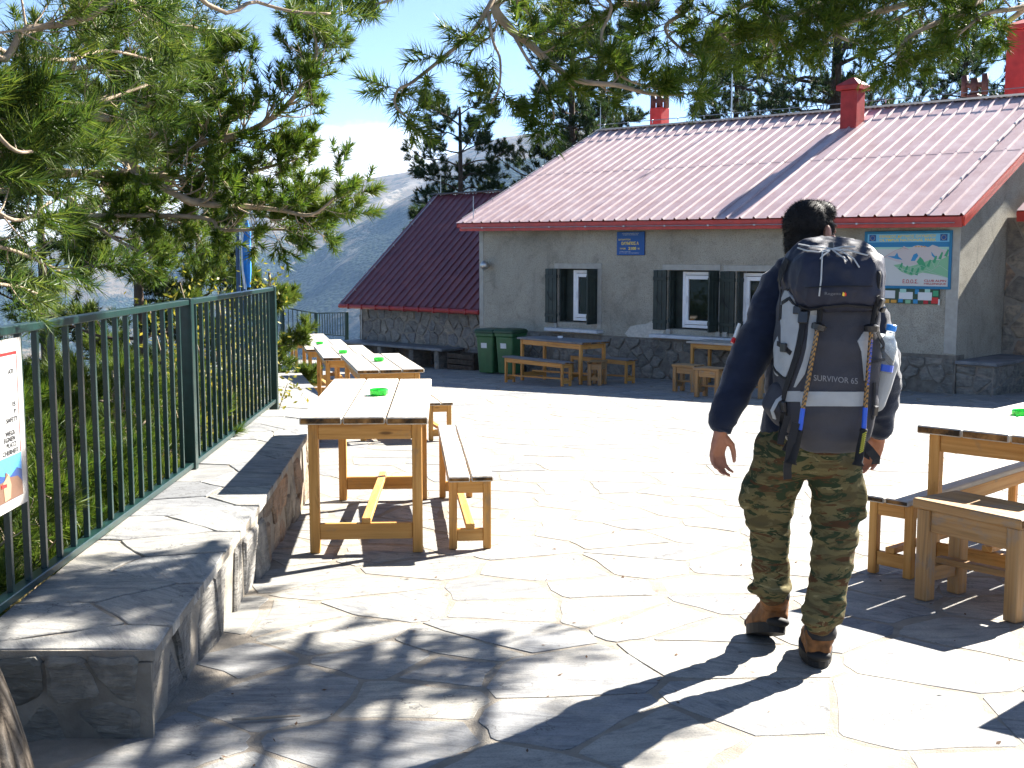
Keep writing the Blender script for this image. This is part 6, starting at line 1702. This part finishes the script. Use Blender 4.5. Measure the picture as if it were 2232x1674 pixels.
# -- pine overhanging from the right: boughs across the top of the view
t = thing('pine_tree', 'pine whose pale twisting boughs overhang the top of the terrace', 'pine tree', (4.6, 1.2, gz(1.2)))
trunk_part(t, [(4.6, 1.2, -.4), (4.6, 1.2, 1.5), (4.5, 1.3, 4), (4.3, 1.5, 7), (4.2, 1.6, 10)], (.38, .2), 'bark', 14)
pn = Pine(57); HB = Vector((4.45, 1.35, 4.9))
L5 = [
 ([HB, (3.6, 4.2, 4.6), *px_pts([(1500, -120, 6.6), (1240, -60, 6.2), (1085, 0, 6.0), (1112, 62, 6.0), (1150, 92, 6.0), (1205, 142, 6.0), (1262, 176, 6.0), (1345, 186, 6.0), (1420, 205, 6.0), (1490, 205, 5.9)], 6)], .045, .007, 26, .26, .15, .45),
 ([*px_pts([(1085, -20, 6.0), (1062, 20, 5.9), (1030, 70, 5.9), (975, 118, 5.9), (900, 178, 5.8), (868, 196, 5.8), (862, 230, 5.8), (900, 268, 5.8)], 6)], .016, .005, 12, .17, .15, .1),
 ([*px_pts([(1062, 20, 5.9), (1075, 90, 5.85), (1090, 130, 5.85), (1088, 190, 5.85), (1070, 225, 5.85)], 6)], .009, .004, 6, .15, .15, 0),
 ([*px_pts([(1112, 62, 6.0), (1150, 130, 5.9), (1190, 190, 5.9), (1205, 240, 5.9), (1208, 262, 5.9)], 6)], .009, .004, 6, .14, .15, 0),
 ([*px_pts([(1240, -60, 6.3), (1330, 5, 6.2), (1310, 80, 6.2), (1335, 150, 6.1), (1400, 185, 6.1), (1470, 175, 6.1)], 6)], .012, .004, 12, .18, .15, .3),
 ([(3.6, 4.2, 4.6), *px_pts([(1520, -70, 6.7), (1430, 8, 6.5), (1350, 10, 6.4), (1290, 50, 6.4), (1215, 75, 6.4), (1140, 20, 6.4)], 6)], .03, .006, 24, .28, .15, .4),
 ([(3.6, 4.2, 4.6), *px_pts([(1580, -60, 6.8), (1500, 20, 6.5), (1450, 60, 6.5), (1490, 110, 6.4), (1560, 140, 6.3)], 6)], .02, .005, 18, .26, .15, .3),
 ([HB, *px_pts([(1900, -160, 7.4), (1760, -50, 6.8), (1650, 0, 6.6), (1560, 50, 6.5), (1600, 100, 6.4)], 6)], .035, .006, 26, .27, .15, .2),
 ([HB, *px_pts([(2000, -140, 7.4), (1880, -30, 6.8), (1760, 20, 6.5), (1680, 60, 6.4), (1690, 105, 6.4)], 6)], .035, .006, 26, .27, .15, .1),
 ([HB, *px_pts([(2120, -120, 7.4), (2010, -10, 6.8), (1900, 30, 6.5), (1820, 65, 6.4), (1850, 90, 6.3)], 6)], .035, .006, 26, .26, .15, .1),
 ([HB, *px_pts([(2240, -100, 7.4), (2140, 0, 6.8), (2040, 50, 6.5), (1975, 85, 6.4), (1955, 130, 6.4)], 6)], .03, .006, 24, .26, .15, .1),
 ([HB, *px_pts([(2330, -60, 7.2), (2240, 10, 6.8), (2150, 30, 6.6), (2090, 75, 6.4)], 6)], .03, .006, 22, .27, .15, .1),
 ([HB, *px_pts([(2300, -200, 7.4), (2180, -100, 7.0), (2060, -40, 6.8), (1930, -40, 6.6), (1800, -10, 6.5)], 6)], .03, .006, 24, .3, .15, .2),
 ([HB, *px_pts([(2000, -240, 7.2), (1760, -120, 6.8), (1620, -70, 6.7), (1500, -40, 6.6), (1400, 10, 6.5)], 6)], .03, .006, 22, .3, .15, .2),
 ([*px_pts([(940, -60, 5.8), (900, -30, 5.7), (850, 0, 5.7), (815, 10, 5.7)], 6)], .012, .005, 6, .14, .15, .1),
]
for pts, r0, r1, ns_, sub_, shl, up in L5:
    pn.limb(pts, r0, r1, int(ns_ * .6), sub_ * .95, shl, up, .25, 1, 2).build('branch', M['bark_pale'], t, smooth=True)
# boughs higher up that throw the dappled shade on the paving at the lower left
def sunward(x, y, h): return Vector((x, y, gz(y))) + SDIR * (h / SDIR.z)
tg_ = [(-1.2, 4.2, 4.2), (-.75, 4.05, 4.4), (-.1, 4.15, 4.6), (-1.0, 3.4, 4.5), (-.45, 3.2, 4.8), (-1.4, 4.9, 4.3), (-1.0, 2.85, 4.6), (-1.7, 3.2, 4.2), (-1.5, 2.75, 4.4), (-1.35, 3.05, 3.9), (.1, 3.3, 4.8)]
es = [sunward(*q) for q in tg_]; mid = sum(es, Vector()) / len(es)
MBo = [HB + Vector((0, 0, 1.2)), HB.lerp(mid, .5) + Vector((.5, 0, .8)), mid + Vector((.25, -.1, .25)), mid + Vector((0, .5, .2))]
pn.limb(MBo, .06, .015, 4, .3, .17, .2, .6, 1, 2).build('branch', M['bark_pale'], t, smooth=True)
for q, e in enumerate(es):
    s0 = MBo[1].lerp(MBo[2], .55 + .4 * (q % 4) / 4)
    pn.limb([s0, s0.lerp(e, .55) + Vector((0, 0, .12)), e, e + (e - s0) * .12], .012, .004, 7, .32, .17, .2, .4, 1, 2).build('branch', M['bark_pale'], t, smooth=True)
pn.crown(t, 'needle', 66, .095, .0060, (42, 78))
print('pine5 shoots', len(pn.SP))

# -- young pines on the bank, seen through the railing
SHG = 'young pines on the bank below the railing'
def shrub(label, c, h, seed, n=10, mt='needle'):
    t = thing('young_pine', label, 'pine shrub', tuple(c), 0, SHG); pn = Pine(seed); g = random.Random(seed); b = Vector(c)
    trunk_part(t, [b + Vector((0, 0, -.15)), b + Vector((.03, 0, h * .4)), b + Vector((0, .03, h))], (.035, .01), 'bark_pale', 7, 'stem')
    for j in range(n):
        f = .08 + .8 * j / n; a = j * 2.4 + g.random(); L = h * (.75 - .4 * f) * g.uniform(.7, 1.1); p = b + Vector((0, 0, h * f)); d = Vector((math.cos(a), math.sin(a), .25))
        pn.limb([p, p + d * L * .5, p + d * L + Vector((0, 0, .25 * L))], .012, .004, 8, L * .45, .15, .6, .2, 1, 2, .8, 3).build('branch', M['bark_pale'], t)
    pn.crown(t, mt, 60, .10, .0042); return t
lab = ['nearest the poster', 'just right of the poster', 'behind the middle of the left railing panel', 'tall behind the left railing panel', 'low at the foot of the left railing panel', 'beside the middle railing post', 'behind the right railing panel', 'at the far end of the right railing panel', 'farther down the bank at left', 'farther down the bank below the flagpoles']
for i, (x, y, z, h) in enumerate(((-2.55, 4.6, -.3, 1.15), (-2.7, 5.5, -.4, 1.25), (-3.1, 6.7, -.6, 1.45), (-3.6, 7.6, -1.0, 1.75), (-2.35, 6.1, -.2, .6), (-2.75, 7.9, -.45, 1.2), (-3.2, 9.3, -.7, 1.3), (-3.3, 11.2, -.8, 1.3), (-4.3, 6.4, -1.3, 1.6), (-4.2, 11.0, -1.3, 1.5))):
    shrub('bushy young pine ' + lab[i], (x, y, z), h, 70 + i, 13 if h > 1 else 9, 'needle' if i % 3 else 'needle_mid')
# -- yellowing shrubs
def leafy(label, c, h, rad, n, seed, mt='leaf_yellow', ls=.026):
    t = thing('yellowing_shrub', label, 'shrub', tuple(c), 0, 'yellowing shrubs on the bank'); g = np.random.default_rng(seed); gg = random.Random(seed); b = Vector(c); tips = []
    mb = MB()
    for j in range(12):
        a = gg.uniform(0, 6.28); e = b + Vector((math.cos(a) * rad * gg.uniform(.2, 1), math.sin(a) * rad * gg.uniform(.2, 1), h * gg.uniform(.6, 1.1))); pts = [b, b.lerp(e, .5) + Vector((0, 0, .08)), e]; C = catmull(pts, 4); mb.tube(C, [.012 - .009 * k / len(C) for k in range(len(C))], 4); tips += C[3:]
    mb.build('stem', M['bark_pale'], t)
    c_ = np.array([tips[i] for i in g.integers(0, len(tips), n)]) + g.normal(0, .09, (n, 3)); a1 = g.normal(0, 1, (n, 3)); a1 /= np.linalg.norm(a1, axis=1)[:, None]; a2 = np.cross(a1, g.normal(0, 1, (n, 3))); a2 /= np.linalg.norm(a2, axis=1)[:, None]
    T = np.concatenate([np.stack([c_ - a1 * ls, c_ + a2 * ls * .45, c_ + a1 * ls], 1), np.stack([c_ - a1 * ls, c_ + a1 * ls, c_ - a2 * ls * .45], 1)]); tri_mesh('leaves', T, M[mt], t, kind='stuff')
leafy('yellowing shrub reaching above the railing end post', at_px(515, 10.4, -1.0), 2.15, .7, 1900, 5)
leafy('yellowing shrub left of the taller one behind the right railing panel', at_px(425, 9.8, -.9), 1.85, .6, 1500, 6)
leafy('low yellow green shrub behind the right railing panel', at_px(500, 9.0, -.7), .95, .6, 1100, 7)
# -- dry grass and litter along the bank
g_ = np.random.default_rng(3); n = 5200
yy = g_.uniform(3, 12, n); xx = np.array([wbx(y) for y in yy]) - .02 - g_.random(n) ** 1.6 * 1.8
zz = .02 - .55 * np.maximum(0, np.array([wbx(y) for y in yy]) - xx) - .03
d = g_.normal(0, .35, (n, 3)); d[:, 2] = 1; d /= np.linalg.norm(d, axis=1)[:, None]; ln = g_.uniform(.06, .2, n); c = np.stack([xx, yy, zz], 1); s = np.cross(d, g_.normal(0, 1, (n, 3))); s /= np.linalg.norm(s, axis=1)[:, None]
o = tri_mesh('dry_grass', np.stack([c - s * .004, c + s * .004, c + d * ln[:, None]], 1), M['grass_dry'], None); tag(o, 'dry straw coloured grass along the foot of the railing', 'grass', None, 'stuff')

# -- leaf and needle litter on the paving
g_ = np.random.default_rng(9); n = 420
yy = 2.5 + 7 * g_.random(n) ** 1.4; xx = g_.uniform(-1.0, 3.2, n); c = np.stack([xx, yy, gz(yy) + .006], 1)
a = g_.uniform(0, 6.28, n); u = np.stack([np.cos(a), np.sin(a), g_.normal(0, .15, n)], 1); v = np.stack([-np.sin(a), np.cos(a), g_.normal(0, .15, n)], 1); sz = g_.uniform(.004, .014, (n, 1)); wd = sz * g_.uniform(.15, .6, (n, 1))
o = tri_mesh('leaf_litter', np.concatenate([np.stack([c - u * sz, c + v * wd, c + u * sz], 1), np.stack([c - u * sz, c + u * sz, c - v * wd], 1)]), flat('dead_leaf_brown', (.09, .045, .02), .8), None); tag(o, 'scattered dead leaves and needles on the paving', 'litter', None, 'stuff')
t = thing('fallen_twig', 'thin pale twig lying on the paving at the lower left', 'twig', tuple(gr(620, 1572)))
mb = MB(); mb.tube([gr(505, 1568, .012), gr(560, 1566, .010), gr(610, 1562, .012), gr(655, 1560, .010)], [.004, .005, .005, .003], 6); mb.build('stem', M['bark_pale'], t)
# ------------------------------------------------------------------ mountain air
hm = mat('mountain_haze'); b = NB(hm); pv = b.n('ShaderNodeVolumePrincipled'); o = b.n('ShaderNodeOutputMaterial')
pv.inputs['Color'].default_value = (.36, .6, 1.0, 1); pv.inputs['Density'].default_value = 4.4e-5; pv.inputs['Anisotropy'].default_value = 0.0
b.l(pv.outputs[0], o.inputs['Volume'])
mb = MB(); mb.cbox((0, 0, 0), (12900, 12900, 1500), None, 0.01)
hz = mb.build('haze', hm, None, fix=True, kind='stuff'); hz['label'] = 'thin blue mountain haze filling the valley air'; hz['category'] = 'haze'
hz.location = (0, 0, 1500 / 2 - 760)
hz.visible_shadow = True
